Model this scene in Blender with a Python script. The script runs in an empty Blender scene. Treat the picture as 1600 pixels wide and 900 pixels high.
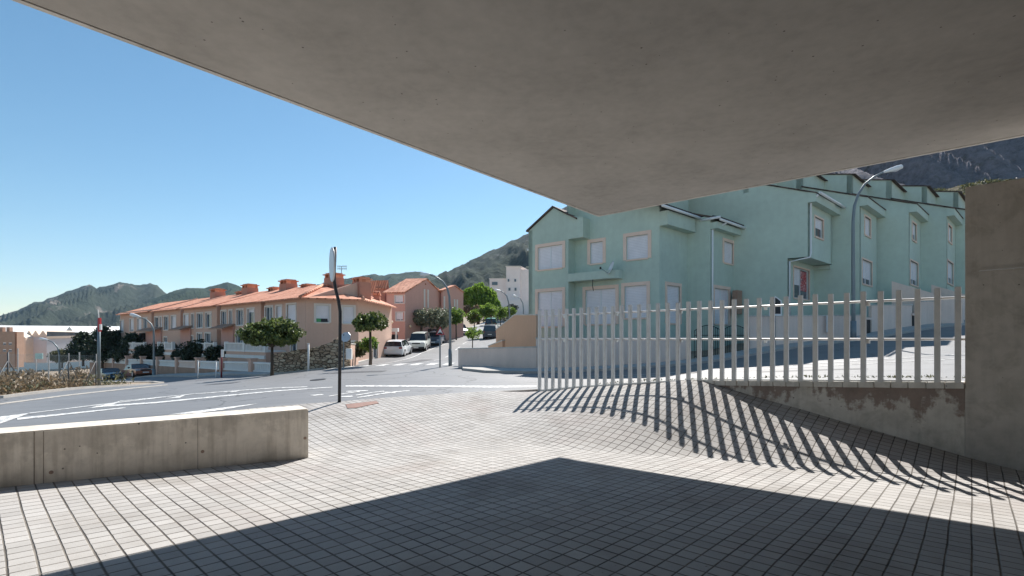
import bpy, bmesh, math, random
import numpy as np
from mathutils import Vector, Matrix, noise
random.seed(7); RNG = np.random.default_rng(7)
F = 775.0; HY = 530.0
HAZE = .00008
SKY, SUN, EXPO = .08, 5.0, .76
EYE = 1.6                       # the camera stands at z = EYE; everything below is measured from the eye
sc = bpy.context.scene; C = sc.collection

# ------------------------------------------------------------------ helpers
def W(px, py, Z): return Vector(((px-800)/F*Z, Z, (HY-py)/F*Z))
def X(px, Z): return (px-800)/F*Z
class TPS:
    def __init__(s, pts, lam=0.0):
        P = np.array(pts, float); s.c = P[:, :2]; n = len(P)
        K = s.k(P[:, None, :2]-P[None, :, :2])+lam*np.eye(n)
        A = np.zeros((n+3, n+3)); A[:n, :n] = K
        A[:n, n] = 1; A[:n, n+1:] = P[:, :2]; A[n, :n] = 1; A[n+1:, :n] = P[:, :2].T
        b = np.zeros(n+3); b[:n] = P[:, 2]
        s.w = np.linalg.solve(A, b)
    def k(s, d):
        r2 = (d**2).sum(-1); return 0.5*r2*np.log(r2+1e-9)
    def __call__(s, x, y):
        x = np.asarray(x, float); y = np.asarray(y, float)
        q = np.stack([x, y], -1); sh = x.shape; q = q.reshape(-1, 2); out = np.empty(len(q)); n = len(s.c)
        for i in range(0, len(q), 4000):
            qq = q[i:i+4000]
            out[i:i+4000] = s.k(qq[:, None]-s.c[None])@s.w[:n]+s.w[n]+qq@s.w[n+1:]
        return out.reshape(sh)

class MB:
    def __init__(s): s.v = []; s.f = []
    def add(s, vs, fs):
        b = len(s.v); s.v += [Vector(v) for v in vs]; s.f += [tuple(b+i for i in f) for f in fs]; return s
    def quad(s, a, b, c, d): return s.add([a, b, c, d], [(0, 1, 2, 3)])
    def box(s, c, sz, rz=0, tilt=None):
        c = Vector(c); hx, hy, hz = sz[0]/2, sz[1]/2, sz[2]/2
        M = Matrix.Rotation(rz, 3, 'Z')
        if tilt: M = M@Matrix.Rotation(tilt, 3, 'Y')
        vs = [c+M@Vector((x*hx, y*hy, z*hz)) for z in (-1, 1) for y in (-1, 1) for x in (-1, 1)]
        return s.add(vs, [(0, 2, 3, 1), (4, 5, 7, 6), (0, 1, 5, 4), (2, 6, 7, 3), (0, 4, 6, 2), (1, 3, 7, 5)])
    def obox(s, O, u, n, a, b, z0, z1):
        """box spanning u in a=(a0,a1), n in b=(b0,b1)"""
        O = Vector(O); u = Vector((u[0], u[1], 0)); n = Vector((n[0], n[1], 0))
        P = lambda i, j, z: O+u*a[i]+n*b[j]+Vector((0, 0, z))
        vs = [P(0, 0, z0), P(1, 0, z0), P(1, 1, z0), P(0, 1, z0), P(0, 0, z1), P(1, 0, z1), P(1, 1, z1), P(0, 1, z1)]
        return s.add(vs, [(0, 3, 2, 1), (4, 5, 6, 7), (0, 1, 5, 4), (1, 2, 6, 5), (2, 3, 7, 6), (3, 0, 4, 7)])
    def prism(s, poly, bot, top):
        """poly: list of xy; bot/top: float or list"""
        n = len(poly); B = bot if hasattr(bot, '__len__') else [bot]*n; T = top if hasattr(top, '__len__') else [top]*n
        vs = [(p[0], p[1], B[i]) for i, p in enumerate(poly)]+[(p[0], p[1], T[i]) for i, p in enumerate(poly)]
        fs = [tuple(range(n-1, -1, -1)), tuple(range(n, 2*n))]+[(i, (i+1) % n, n+(i+1) % n, n+i) for i in range(n)]
        return s.add(vs, fs)
    def solid(s, poly3, off):
        """polygon in 3D extruded by vector off"""
        n = len(poly3); o = Vector(off)
        vs = [Vector(p) for p in poly3]+[Vector(p)+o for p in poly3]
        fs = [tuple(range(n-1, -1, -1)), tuple(range(n, 2*n))]+[(i, (i+1) % n, n+(i+1) % n, n+i) for i in range(n)]
        return s.add(vs, fs)
    def tube(s, path, r, n=10, cap=True):
        P = [Vector(p) for p in path]; m = len(P); R = r if hasattr(r, '__len__') else [r]*m
        vs = []; up0 = None
        for i, p in enumerate(P):
            t = (P[min(i+1, m-1)]-P[max(i-1, 0)]).normalized()
            if up0 is None:
                up0 = t.orthogonal().normalized()
            a = (up0-t*up0.dot(t)).normalized(); up0 = a; b = t.cross(a)
            for k in range(n):
                an = 2*math.pi*k/n; vs.append(p+(a*math.cos(an)+b*math.sin(an))*R[i])
        fs = [(i*n+k, i*n+(k+1) % n, (i+1)*n+(k+1) % n, (i+1)*n+k) for i in range(m-1) for k in range(n)]
        if cap: fs += [tuple(range(n-1, -1, -1)), tuple(range((m-1)*n, m*n))]
        return s.add(vs, fs)
    def build(s, name, mat, parent=None, loc=None, smooth=False, local=False, bevel=0):
        me = bpy.data.meshes.new(name)
        v = s.v
        if parent is not None and not local:
            r = parent
            while r.parent: r = r.parent
            Mi = (Matrix.Translation(r.location)@Matrix.Rotation(r.rotation_euler.z, 4, 'Z')).inverted()
            v = [Mi@p for p in v]
        elif loc is not None and not local:
            L = Vector(loc); v = [p-L for p in v]
        me.from_pydata([tuple(p) for p in v], [], s.f); me.validate(); me.update()
        bm = bmesh.new(); bm.from_mesh(me); bmesh.ops.recalc_face_normals(bm, faces=bm.faces)
        if bevel: bmesh.ops.bevel(bm, geom=[e for e in bm.edges if len(e.link_faces) == 2 and e.calc_face_angle(0) > .5], offset=bevel, segments=2, affect='EDGES')
        bm.to_mesh(me); bm.free()
        if smooth:
            for p in me.polygons: p.use_smooth = True
        o = bpy.data.objects.new(name, me); C.objects.link(o)
        if mat: me.materials.append(mat)
        if loc is not None: o.location = loc
        if parent is not None: o.parent = parent
        return o
def tag(o, label=None, cat=None, group=None, kind=None):
    if label: o['label'] = label
    if cat: o['category'] = cat
    if group: o['group'] = group
    if kind: o['kind'] = kind
    return o
def thing(name, label, cat, loc, rz=0, group=None):
    o = bpy.data.objects.new(name, None); C.objects.link(o); o.empty_display_size = .2
    o.location = loc; o.rotation_euler = (0, 0, rz); return tag(o, label, cat, group)
def struct(o): o['kind'] = 'structure'; return o
def copy_tree(o, parent=None):
    c = o.copy(); C.objects.link(c); c.parent = parent
    for ch in list(o.children): copy_tree(ch, c)
    return c

# ------------------------------------------------------------------ materials
class NT:
    def __init__(s, name):
        s.m = bpy.data.materials.new(name); s.m.use_nodes = True; s.t = s.m.node_tree; s.t.nodes.clear()
        s.out = s.n('ShaderNodeOutputMaterial'); s.p = s.n('ShaderNodeBsdfPrincipled'); s.l(s.p.outputs[0], s.out.inputs[0])
        s.g = s.n('ShaderNodeNewGeometry'); s.pos = s.g.outputs['Position']
    def n(s, ty, **k):
        x = s.t.nodes.new(ty)
        for a, b in k.items(): setattr(x, a, b)
        return x
    def l(s, a, b): s.t.links.new(a, b)
    def setin(s, sock, v):
        if hasattr(v, 'is_output') or isinstance(v, bpy.types.NodeSocket): s.l(v, sock)
        else: sock.default_value = v
    def math(s, op, a, b=0.0, c=None):
        x = s.n('ShaderNodeMath', operation=op); s.setin(x.inputs[0], a); s.setin(x.inputs[1], b)
        if c is not None: s.setin(x.inputs[2], c)
        return x.outputs[0]
    def noise(s, scale, detail=4, rough=.55, vec=None, dist=0):
        x = s.n('ShaderNodeTexNoise'); x.inputs['Scale'].default_value = scale; x.inputs['Detail'].default_value = detail
        x.inputs['Roughness'].default_value = rough; x.inputs['Distortion'].default_value = dist
        s.l(vec if vec is not None else s.pos, x.inputs['Vector']); return x.outputs['Fac']
    def ramp(s, fac, stops):
        x = s.n('ShaderNodeValToRGB'); r = x.color_ramp
        while len(r.elements) < len(stops): r.elements.new(.5)
        for e, (p, c) in zip(r.elements, stops):
            e.position = p; e.color = (c if hasattr(c, '__len__') else (c, c, c))+(1,) if hasattr(c, '__len__') and len(c) == 3 else ((c, c, c, 1) if not hasattr(c, '__len__') else c)
        s.l(fac, x.inputs[0]); return x.outputs[0]
    def mix(s, fac, a, b, mode='MIX'):
        x = s.n('ShaderNodeMix', data_type='RGBA', blend_type=mode); s.setin(x.inputs[0], fac)
        for so, v in ((x.inputs[6], a), (x.inputs[7], b)):
            if isinstance(v, bpy.types.NodeSocket): s.l(v, so)
            else: so.default_value = tuple(v)+(1,)
        return x.outputs[2]
    def scale(s, vec, sc_):
        x = s.n('ShaderNodeMapping'); s.l(vec, x.inputs[0]); x.inputs['Scale'].default_value = sc_; return x.outputs[0]
    def bump(s, h, strength=.3, dist=.02):
        x = s.n('ShaderNodeBump'); x.inputs['Strength'].default_value = strength; x.inputs['Distance'].default_value = dist
        s.l(h, x.inputs['Height']); s.l(x.outputs[0], s.p.inputs['Normal']); return x
    def sep(s, v):
        x = s.n('ShaderNodeSeparateXYZ'); s.l(v, x.inputs[0]); return x.outputs
    def comb(s, a, b, c=0.0):
        x = s.n('ShaderNodeCombineXYZ'); s.setin(x.inputs[0], a); s.setin(x.inputs[1], b); s.setin(x.inputs[2], c); return x.outputs[0]
def pm(name, col, rough=.85, var=.12, vs=1.2, bump=.15, bs=60, metal=0, bd=.004, streak=0, spec=.3):
    k = NT(name); n1 = k.noise(vs, 5); n2 = k.noise(vs*9, 3)
    a = k.math('ADD', k.math('MULTIPLY', n1, .65), k.math('MULTIPLY', n2, .35))
    if streak:
        st = k.noise(1.0, 4, vec=k.scale(k.pos, (5, 5, .35)))
        a = k.math('ADD', k.math('MULTIPLY', a, 1-streak), k.math('MULTIPLY', st, streak))
    f = k.ramp(a, [(.3, tuple(c*(1-var) for c in col)), (.7, tuple(min(1, c*(1+var)) for c in col))])
    k.l(f, k.p.inputs['Base Color']); k.p.inputs['Roughness'].default_value = rough; k.p.inputs['Metallic'].default_value = metal
    k.p.inputs['Specular IOR Level'].default_value = spec
    if bump: k.bump(k.noise(bs, 3), bump, bd)
    return k.m

M = {}
TU = Vector((.68, .733, 0)); TV = Vector((-.733, .68, 0)); TS = .160
def m_pavers():
    k = NT('paver_concrete')
    wob = k.n('ShaderNodeTexNoise'); wob.inputs['Scale'].default_value = .8; k.l(k.pos, wob.inputs['Vector'])
    wv = k.n('ShaderNodeVectorMath', operation='SCALE'); wv.inputs[3].default_value = .025; k.l(wob.outputs['Color'], wv.inputs[0])
    pv = k.n('ShaderNodeVectorMath', operation='ADD'); k.l(k.pos, pv.inputs[0]); k.l(wv.outputs[0], pv.inputs[1])
    def dot(v):
        d = k.n('ShaderNodeVectorMath', operation='DOT_PRODUCT'); k.l(pv.outputs[0], d.inputs[0]); d.inputs[1].default_value = v; return d.outputs['Value']
    u = k.math('DIVIDE', dot(TU), TS); v = k.math('DIVIDE', dot(TV), TS)
    fu = k.math('FRACT', u); fv = k.math('FRACT', v); cu = k.math('FLOOR', u); cv = k.math('FLOOR', v)
    eu = k.math('MINIMUM', fu, k.math('SUBTRACT', 1.0, fu)); ev = k.math('MINIMUM', fv, k.math('SUBTRACT', 1.0, fv))
    # every third joint is the real gap between two slabs, the other grooves are scored shallower
    n_e = k.noise(14, 3)
    wu = k.math('ADD', .034, k.math('MULTIPLY', k.math('SUBTRACT', n_e, .5), .06))
    third = k.math('LESS_THAN', k.math('ABSOLUTE', k.math('SUBTRACT', k.math('MODULO', k.math('ADD', k.math('ROUND', u), 3000.0), 2.0), 0.0)), .5)
    wu = k.math('ADD', wu, k.math('MULTIPLY', third, .008))
    wv_ = k.math('ADD', .028, k.math('MULTIPLY', k.math('SUBTRACT', n_e, .5), .05))
    def groove(e, w):
        x = k.n('ShaderNodeMapRange', interpolation_type='SMOOTHSTEP'); k.l(e, x.inputs[0]); k.setin(x.inputs[1], k.math('MULTIPLY', w, .35)); k.setin(x.inputs[2], k.math('ADD', w, .035)); return x.outputs[0]
    g = k.math('MINIMUM', groove(eu, wu), groove(ev, wv_))
    wn = k.n('ShaderNodeTexWhiteNoise', noise_dimensions='2D'); k.l(k.comb(cu, cv), wn.inputs['Vector'])
    wn3 = k.n('ShaderNodeTexWhiteNoise', noise_dimensions='2D'); k.l(k.comb(k.math('FLOOR', k.math('DIVIDE', u, 2.0)), k.math('FLOOR', k.math('DIVIDE', v, 2.0))), wn3.inputs['Vector'])
    tone = k.math('ADD', k.math('MULTIPLY', wn.outputs['Value'], .35), k.math('MULTIPLY', wn3.outputs['Value'], .3))
    tone = k.math('ADD', tone, k.math('MULTIPLY', k.noise(9, 6, .65), .35))
    col = k.ramp(tone, [(.1, (.335, .323, .31)), (.5, (.40, .387, .372)), (.9, (.465, .45, .434))])
    pink = k.ramp(k.noise(.55, 3), [(.52, (1, 1, 1)), (.72, (.95, .90, .89))]); col = k.mix(1.0, col, pink, 'MULTIPLY')
    st = k.ramp(k.noise(.9, 7, .6), [(.30, (.80, .78, .76)), (.48, (1, 1, 1))]); col = k.mix(1.0, col, st, 'MULTIPLY')
    fine = k.ramp(k.noise(160, 3, .7), [(.3, (.86, .86, .86)), (.7, (1.06, 1.06, 1.06))]); col = k.mix(1.0, col, fine, 'MULTIPLY')
    spot = k.ramp(k.noise(26, 2), [(.24, (.55, .52, .5)), (.28, (1, 1, 1))]); col = k.mix(1.0, col, spot, 'MULTIPLY')
    dirt = k.ramp(k.noise(1.6, 5), [(.38, (.075, .066, .058)), (.62, (.20, .18, .155))])
    k.l(k.mix(g, dirt, col), k.p.inputs['Base Color']); k.p.inputs['Roughness'].default_value = .85
    k.p.inputs['Specular IOR Level'].default_value = .25
    h = k.math('ADD', k.math('MULTIPLY', g, 1.0), k.math('MULTIPLY', k.noise(90, 4), .18))
    h = k.math('ADD', h, k.math('MULTIPLY', wn.outputs['Value'], .25))
    k.bump(h, .9, .010)
    return k.m
def m_concrete(name, col, stain=(.30, .22, .17), z_top=None, stain_amt=.0, streak=.35, mottle=1.0, darkbase=None):
    k = NT(name)
    a = k.noise(.9, 7, .6); b = k.noise(6, 6, .6)
    t = k.math('ADD', k.math('MULTIPLY', a, .6), k.math('MULTIPLY', b, .4))
    lo_ = .68 if mottle else .80
    c = k.ramp(t, [(.30, tuple(x*lo_ for x in col)), (.5, col), (.70, tuple(x*1.16 for x in col))])
    c = k.mix(mottle, c, k.ramp(k.noise(2.2, 8, .7, dist=.6), [(.40, (.86, .855, .84)), (.50, (1, 1, 1))]), 'MULTIPLY')
    st = k.ramp(k.noise(1, 5, .6, vec=k.scale(k.pos, (9, 9, .7))), [(.36, (.72, .70, .68)), (.52, (1, 1, 1))])
    c = k.mix(streak, c, k.mix(1.0, c, st, 'MULTIPLY'))
    holes = k.n('ShaderNodeTexVoronoi'); holes.inputs['Scale'].default_value = 7; k.l(k.pos, holes.inputs['Vector'])
    rnd = k.sep(holes.outputs['Color'])[0]
    hm = k.math('MULTIPLY', k.math('LESS_THAN', holes.outputs['Distance'], k.math('MULTIPLY', rnd, .09)), k.math('GREATER_THAN', rnd, .62))
    c = k.mix(k.math('MULTIPLY', hm, .8), c, (.07, .06, .055))
    if z_top is not None:
        z = k.sep(k.pos)[2]
        # rust-brown run-off hanging down from the coping, with its own ragged edge
        d = k.math('SUBTRACT', z_top, z)
        drip = k.noise(1.0, 4, .6, vec=k.scale(k.pos, (2.6, 2.6, .35)))
        mott = k.noise(7, 5, .65)
        lim = k.math('MULTIPLY', k.math('SUBTRACT', drip, .335), 1.7)
        s = k.n('ShaderNodeMapRange'); k.l(k.math('ADD', k.math('SUBTRACT', lim, d), k.math('MULTIPLY', k.math('SUBTRACT', mott, .5), 1.0)), s.inputs[0])
        s.inputs[1].default_value = -.04; s.inputs[2].default_value = .12
        c = k.mix(k.math('MULTIPLY', s.outputs[0], stain_amt), c, k.ramp(mott, [(.3, tuple(x*.55 for x in stain)), (.7, stain)]))
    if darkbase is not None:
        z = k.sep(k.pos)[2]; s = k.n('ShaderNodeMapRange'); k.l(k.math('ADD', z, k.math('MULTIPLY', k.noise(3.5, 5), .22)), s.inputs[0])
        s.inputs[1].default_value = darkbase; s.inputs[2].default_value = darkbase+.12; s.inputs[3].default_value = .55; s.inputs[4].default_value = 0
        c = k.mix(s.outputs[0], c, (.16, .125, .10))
    k.l(c, k.p.inputs['Base Color']); k.p.inputs['Roughness'].default_value = .88; k.p.inputs['Specular IOR Level'].default_value = .25
    hh = k.math('SUBTRACT', k.math('MULTIPLY', k.noise(50, 5), .4), k.math('MULTIPLY', hm, 1.0)); k.bump(hh, .5, .008)
    return k.m
def m_asphalt():
    k = NT('asphalt')
    big = k.noise(.12, 5); mid = k.noise(2.2, 5, .6, vec=k.scale(k.pos, (.35, 1.6, 1))); fine = k.noise(120, 3, .8)
    t = k.math('ADD', k.math('MULTIPLY', big, .45), k.math('ADD', k.math('MULTIPLY', mid, .3), k.math('MULTIPLY', fine, .25)))
    c = k.ramp(t, [(.32, (.115, .114, .118)), (.5, (.165, .164, .166)), (.70, (.24, .237, .233))])
    crk = k.n('ShaderNodeTexVoronoi', feature='DISTANCE_TO_EDGE'); crk.inputs['Scale'].default_value = .22
    wv = k.n('ShaderNodeVectorMath', operation='ADD'); nn = k.n('ShaderNodeTexNoise'); nn.inputs['Scale'].default_value = 1.2; k.l(k.pos, nn.inputs['Vector'])
    k.l(k.pos, wv.inputs[0]); k.l(nn.outputs['Color'], wv.inputs[1]); k.l(wv.outputs[0], crk.inputs['Vector'])
    cm = k.math('LESS_THAN', crk.outputs['Distance'], .006); c = k.mix(k.math('MULTIPLY', cm, .6), c, (.04, .04, .04))
    k.l(c, k.p.inputs['Base Color']); k.p.inputs['Roughness'].default_value = .56; k.p.inputs['Specular IOR Level'].default_value = .45
    k.bump(fine, .35, .006); return k.m
def m_mark(name, col):
    k = NT(name); w = k.noise(7, 6, .75)
    c = k.ramp(w, [(.40, (.2, .2, .2)), (.53, col)]); k.l(c, k.p.inputs['Base Color']); k.p.inputs['Roughness'].default_value = .6; return k.m
def m_stone():
    k = NT('rubble_stone'); sc_ = k.scale(k.pos, (2.6, 2.6, 6.5))
    v = k.n('ShaderNodeTexVoronoi'); v.inputs['Scale'].default_value = 1; k.l(sc_, v.inputs['Vector'])
    e = k.n('ShaderNodeTexVoronoi', feature='DISTANCE_TO_EDGE'); e.inputs['Scale'].default_value = 1; k.l(sc_, e.inputs['Vector'])
    c = k.ramp(k.sep(v.outputs['Color'])[0], [(0, (.26, .19, .13)), (.5, (.42, .33, .24)), (1, (.58, .5, .38))])
    g = k.ramp(e.outputs['Distance'], [(.02, (.10, .08, .06)), (.10, (1, 1, 1))])
    k.l(k.mix(1.0, c, g, 'MULTIPLY'), k.p.inputs['Base Color']); k.p.inputs['Roughness'].default_value = .9
    k.bump(k.math('MINIMUM', e.outputs['Distance'], .15), 1.0, .25); return k.m
def m_leaf(name, a, b, trans=.25):
    k = NT(name); r = k.g.outputs['Random Per Island']
    t = k.math('ADD', k.math('MULTIPLY', r, .7), k.math('MULTIPLY', k.noise(1.4, 3), .3))
    c = k.ramp(t, [(.15, a), (.85, b)]); k.l(c, k.p.inputs['Base Color']); k.p.inputs['Roughness'].default_value = .55
    tr = k.n('ShaderNodeBsdfTranslucent'); k.l(c, tr.inputs[0]); mx = k.n('ShaderNodeMixShader'); mx.inputs[0].default_value = trans
    k.l(k.p.outputs[0], mx.inputs[1]); k.l(tr.outputs[0], mx.inputs[2]); k.l(mx.outputs[0], k.out.inputs[0]); return k.m
def m_stripe(name, col, dark, axis='z', period=.05, duty=.2, rough=.5, bd=.01):
    k = NT(name); p = k.sep(k.pos)
    if axis == 'z': s = p[2]
    else:
        d = k.n('ShaderNodeVectorMath', operation='DOT_PRODUCT'); k.l(k.pos, d.inputs[0]); d.inputs[1].default_value = axis; s = d.outputs['Value']
    fr = k.math('FRACT', k.math('DIVIDE', k.math('ADD', s, 500.0), period))
    g = k.math('LESS_THAN', fr, duty); vary = k.ramp(k.noise(2, 4), [(.3, tuple(c*.88 for c in col)), (.7, col)])
    k.l(k.mix(g, vary, dark), k.p.inputs['Base Color']); k.p.inputs['Roughness'].default_value = rough
    tri = k.math('ABSOLUTE', k.math('SUBTRACT', fr, .5)); k.bump(tri, .6, bd); return k.m
def m_tile(name, axis, a, b, period=.24):
    k = NT(name); d = k.n('ShaderNodeVectorMath', operation='DOT_PRODUCT'); k.l(k.pos, d.inputs[0]); d.inputs[1].default_value = axis; s = d.outputs['Value']
    fr = k.math('FRACT', k.math('DIVIDE', k.math('ADD', s, 500.0), period)); h = k.math('SINE', k.math('MULTIPLY', fr, math.pi))
    ax2 = Vector((axis[1], -axis[0], 0)); d2 = k.n('ShaderNodeVectorMath', operation='DOT_PRODUCT'); k.l(k.pos, d2.inputs[0]); d2.inputs[1].default_value = ax2
    wn = k.n('ShaderNodeTexWhiteNoise', noise_dimensions='2D')
    k.l(k.comb(k.math('FLOOR', k.math('DIVIDE', k.math('ADD', s, 500.0), period)), k.math('FLOOR', k.math('DIVIDE', d2.outputs['Value'], .36))), wn.inputs['Vector'])
    t = k.math('ADD', k.math('MULTIPLY', wn.outputs['Value'], .6), k.math('MULTIPLY', k.noise(.7, 5), .4))
    c = k.ramp(t, [(.2, a), (.8, b)]); gv = k.ramp(h, [(.1, (.35, .3, .3)), (.45, (1, 1, 1))])
    k.l(k.mix(1.0, c, gv, 'MULTIPLY'), k.p.inputs['Base Color']); k.p.inputs['Roughness'].default_value = .85; k.bump(h, .8, .06); return k.m
def m_mountain(name, rock, scrub, sc_=.02, amt=.5, dark=(.02, .028, .022)):
    k = NT(name); a = k.noise(sc_, 8, .65); b = k.noise(sc_*7, 6, .7); c_ = k.noise(sc_*1.5, 7, .65, vec=k.scale(k.pos, (1, 1, .25)), dist=1.2)
    c = k.ramp(k.math('ADD', k.math('MULTIPLY', a, .5), k.math('MULTIPLY', b, .5)), [(.36, dark), (.47, scrub), (.60, tuple(x*1.25 for x in scrub))])
    rk = k.ramp(b, [(.3, tuple(x*.55 for x in rock)), (.7, tuple(x*1.2 for x in rock))])
    m = k.n('ShaderNodeMapRange'); k.l(c_, m.inputs[0]); m.inputs[1].default_value = amt; m.inputs[2].default_value = amt+.09
    k.l(k.mix(m.outputs[0], c, rk), k.p.inputs['Base Color']); k.p.inputs['Roughness'].default_value = .95; k.p.inputs['Specular IOR Level'].default_value = .1
    k.bump(k.math('ADD', a, b), 1.0, 10 if sc_ < .03 else 3); return k.m
def m_glass(name, col=(.03, .04, .05), rough=.06):
    k = NT(name); k.l(k.ramp(k.noise(.8, 3), [(.3, col), (.7, tuple(c*1.8 for c in col))]), k.p.inputs['Base Color'])
    k.p.inputs['Roughness'].default_value = rough; k.p.inputs['Specular IOR Level'].default_value = .8; return k.m
def m_paint(name, col, metal=.0, coat=.6, rough=.35):
    k = NT(name); k.l(k.ramp(k.noise(1.5, 3), [(.3, tuple(c*.93 for c in col)), (.7, col)]), k.p.inputs['Base Color'])
    k.p.inputs['Roughness'].default_value = rough; k.p.inputs['Metallic'].default_value = metal; k.p.inputs['Coat Weight'].default_value = coat; return k.m

M['pavers'] = m_pavers()
M['conc_slab'] = m_concrete('canopy_concrete', (.43, .40, .36), streak=.0, mottle=0.0)
M['conc_wall'] = m_concrete('pale_wall_concrete', (.49, .45, .405), streak=.25)
M['conc_ret'] = m_concrete('stained_wall_concrete', (.58, .54, .485), stain=(.19, .105, .08), z_top=-.82+EYE, stain_amt=.7, streak=.3)
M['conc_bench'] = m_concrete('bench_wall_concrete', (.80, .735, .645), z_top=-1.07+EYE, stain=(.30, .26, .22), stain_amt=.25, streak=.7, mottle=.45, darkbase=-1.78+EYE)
M['conc_cap'] = m_concrete('coping_concrete', (.62, .59, .54), streak=.2)
M['kerb'] = pm('kerb_concrete', (.48, .45, .41), var=.18, vs=2)
M['walk'] = pm('sidewalk_concrete', (.42, .40, .37), var=.15, vs=1.5)
M['asphalt'] = m_asphalt()
M['mark'] = m_mark('road_paint', (.74, .73, .70)); M['mark_y'] = m_mark('worn_edge_paint', (.52, .46, .38))
M['soil'] = pm('dry_soil', (.30, .235, .17), var=.35, vs=.8, bump=.6, bs=8, bd=.05)
M['galv'] = pm('galvanised_steel', (.58, .575, .565), rough=.45, var=.16, vs=6, bump=.1, bs=90, metal=.25, streak=.3)
M['rail'] = pm('rail_steel', (.70, .69, .67), rough=.35, var=.1, metal=.5, bump=0)
M['polemat'] = pm('dark_painted_steel', (.028, .03, .034), rough=.45, var=.3, vs=8, bump=.1)
M['lampsteel'] = pm('lamp_post_steel', (.20, .235, .25), rough=.45, var=.12, metal=.3, bump=0)
M['fencesteel'] = pm('weathered_fence_steel', (.11, .115, .12), rough=.6, bump=0)
M['white'] = pm('white_render', (.78, .77, .74), rough=.7, var=.06, bump=.05)
M['whitem'] = pm('white_metal', (.74, .76, .77), rough=.4, var=.05, bump=0)
M['signback'] = pm('sign_grey', (.55, .57, .60), rough=.4, var=.12, vs=5, bump=0, metal=.2)
M['green'] = pm('green_render', (.50, .60, .52), rough=.9, var=.13, vs=.35, bump=.2, bs=60, streak=.12)
M['greend'] = pm('green_render_weathered', (.475, .575, .495), rough=.9, var=.15, vs=.35, bump=.2, bs=60, streak=.16)
M['pinktrim'] = pm('pink_stone_trim', (.80, .61, .50), rough=.8, var=.08, bump=.1)
M['beige'] = pm('beige_garden_render', (.80, .655, .57), rough=.9, var=.10, vs=.7, streak=.4)
M['peach'] = pm('peach_render', (.62, .40, .27), rough=.9, var=.08, vs=.7, streak=.3)
M['shutter'] = m_stripe('roller_shutter', (.86, .83, .86), (.62, .59, .61), 'z', .09, .16, bd=.012)
M['glass'] = m_glass('window_glass', (.05, .07, .09)); M['carglass'] = m_glass('car_glass', (.015, .02, .025), .03)
M['row'] = pm('terracotta_render', (.64, .43, .335), rough=.9, var=.08, vs=.6, streak=.3)
M['row2'] = pm('pink_brown_render', (.64, .365, .30), rough=.9, var=.08, vs=.6, streak=.3)
M['rowtrim'] = pm('pale_window_trim', (.72, .66, .60), rough=.7, var=.05, bump=0)
M['chim'] = pm('chimney_render', (.52, .25, .18), rough=.9, var=.1, vs=2)
M['brownwall'] = pm('brown_plinth', (.38, .25, .185), rough=.9, var=.2, vs=1.5, bump=.4, bs=15, bd=.02)
M['stone'] = m_stone()
M['dark'] = pm('dark_opening', (.02, .02, .022), rough=.6, var=.1, bump=0)
M['iron'] = pm('black_iron', (.02, .02, .022), rough=.5, var=.2, bump=0)
M['darktile'] = pm('dark_roof_tile', (.075, .06, .055), rough=.85, var=.35, vs=5, bump=.5, bs=20, bd=.03)
M['brownmetal'] = pm('rust_brown_cover', (.25, .145, .115), rough=.7, var=.2, vs=4, bump=.4, bs=80)
M['bark'] = pm('bark', (.10, .075, .055), var=.3, vs=6, bump=.7, bs=30, bd=.02)
M['tyre'] = pm('tyre_rubber', (.02, .02, .02), rough=.8, var=.2, bump=0)
M['rim'] = pm('alloy_rim', (.55, .56, .58), rough=.3, var=.1, metal=.7, bump=0)
M['plate'] = pm('number_plate', (.75, .75, .72), rough=.4, var=.02, bump=0)
M['tail'] = m_paint('tail_lamp_red', (.30, .012, .012)); M['head'] = m_paint('headlamp_clear', (.5, .52, .55)); M['blackp'] = m_paint('black_plastic', (.02, .02, .022), coat=0, rough=.6)
M['leaf_ficus'] = m_leaf('glossy_dark_leaf', (.03, .055, .014), (.24, .29, .075))
M['leaf_olive'] = m_leaf('grey_olive_leaf', (.08, .095, .055), (.34, .36, .24))
M['leaf_pepper'] = m_leaf('bright_willowy_leaf', (.09, .18, .02), (.32, .48, .07), .5)
M['leaf_young'] = m_leaf('fresh_green_leaf', (.06, .13, .02), (.27, .38, .07), .45)
M['leaf_conifer'] = m_leaf('dark_conifer_needle', (.012, .024, .014), (.05, .085, .036), .1)
M['leaf_hedge'] = m_leaf('hedge_leaf', (.010, .019, .010), (.042, .062, .026), .1)
M['leaf_dry'] = m_leaf('dry_scrub_leaf', (.10, .075, .045), (.36, .27, .17), .3)
M['leaf_bush'] = m_leaf('pale_bush_leaf', (.05, .06, .03), (.20, .20, .10), .2)
M['grass'] = m_leaf('lawn_blade', (.10, .18, .03), (.26, .36, .07), .3)

# ------------------------------------------------------------------ ground heights
def plane(x, y): return -1.52-.013*x-.0505*y
E = Vector((.702, -.712, 0)); NM = Vector((-.712, -.702, 0)); F0 = Vector((.773, 14.27, 0))   # fence line and its camera-side normal
def fence_Z(px): return 520.8/(36.5+.0453*(px-842))
def fence_pt(px): Z = fence_Z(px); return Vector((X(px, Z), Z, 0))
def td(x, y): return (x-F0.x)*E.x+(y-F0.y)*E.y, (x-F0.x)*NM.x+(y-F0.y)*NM.y
fd = [0, .9, 2.39, 3.7, 5.3, 9.6, 16.3, 30, 60]; ft = [0, -.715, -1.14, -1.32, -1.55, -2.76, -4.48, -8, -15]
def tmin(d): return np.where(np.asarray(d) > 0, np.interp(d, fd, ft), 0.0)
fence_base = [(842, -1.488), (900, -1.30), (955, -1.16), (1030, -1.01), (1099, -.90), (1200, -.83), (1300, -.775), (1400, -.725), (1507, -.676), (1600, -.66)]
def base_z(px): return float(np.interp(px, [a for a, b in fence_base], [b for a, b in fence_base]))
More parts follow.
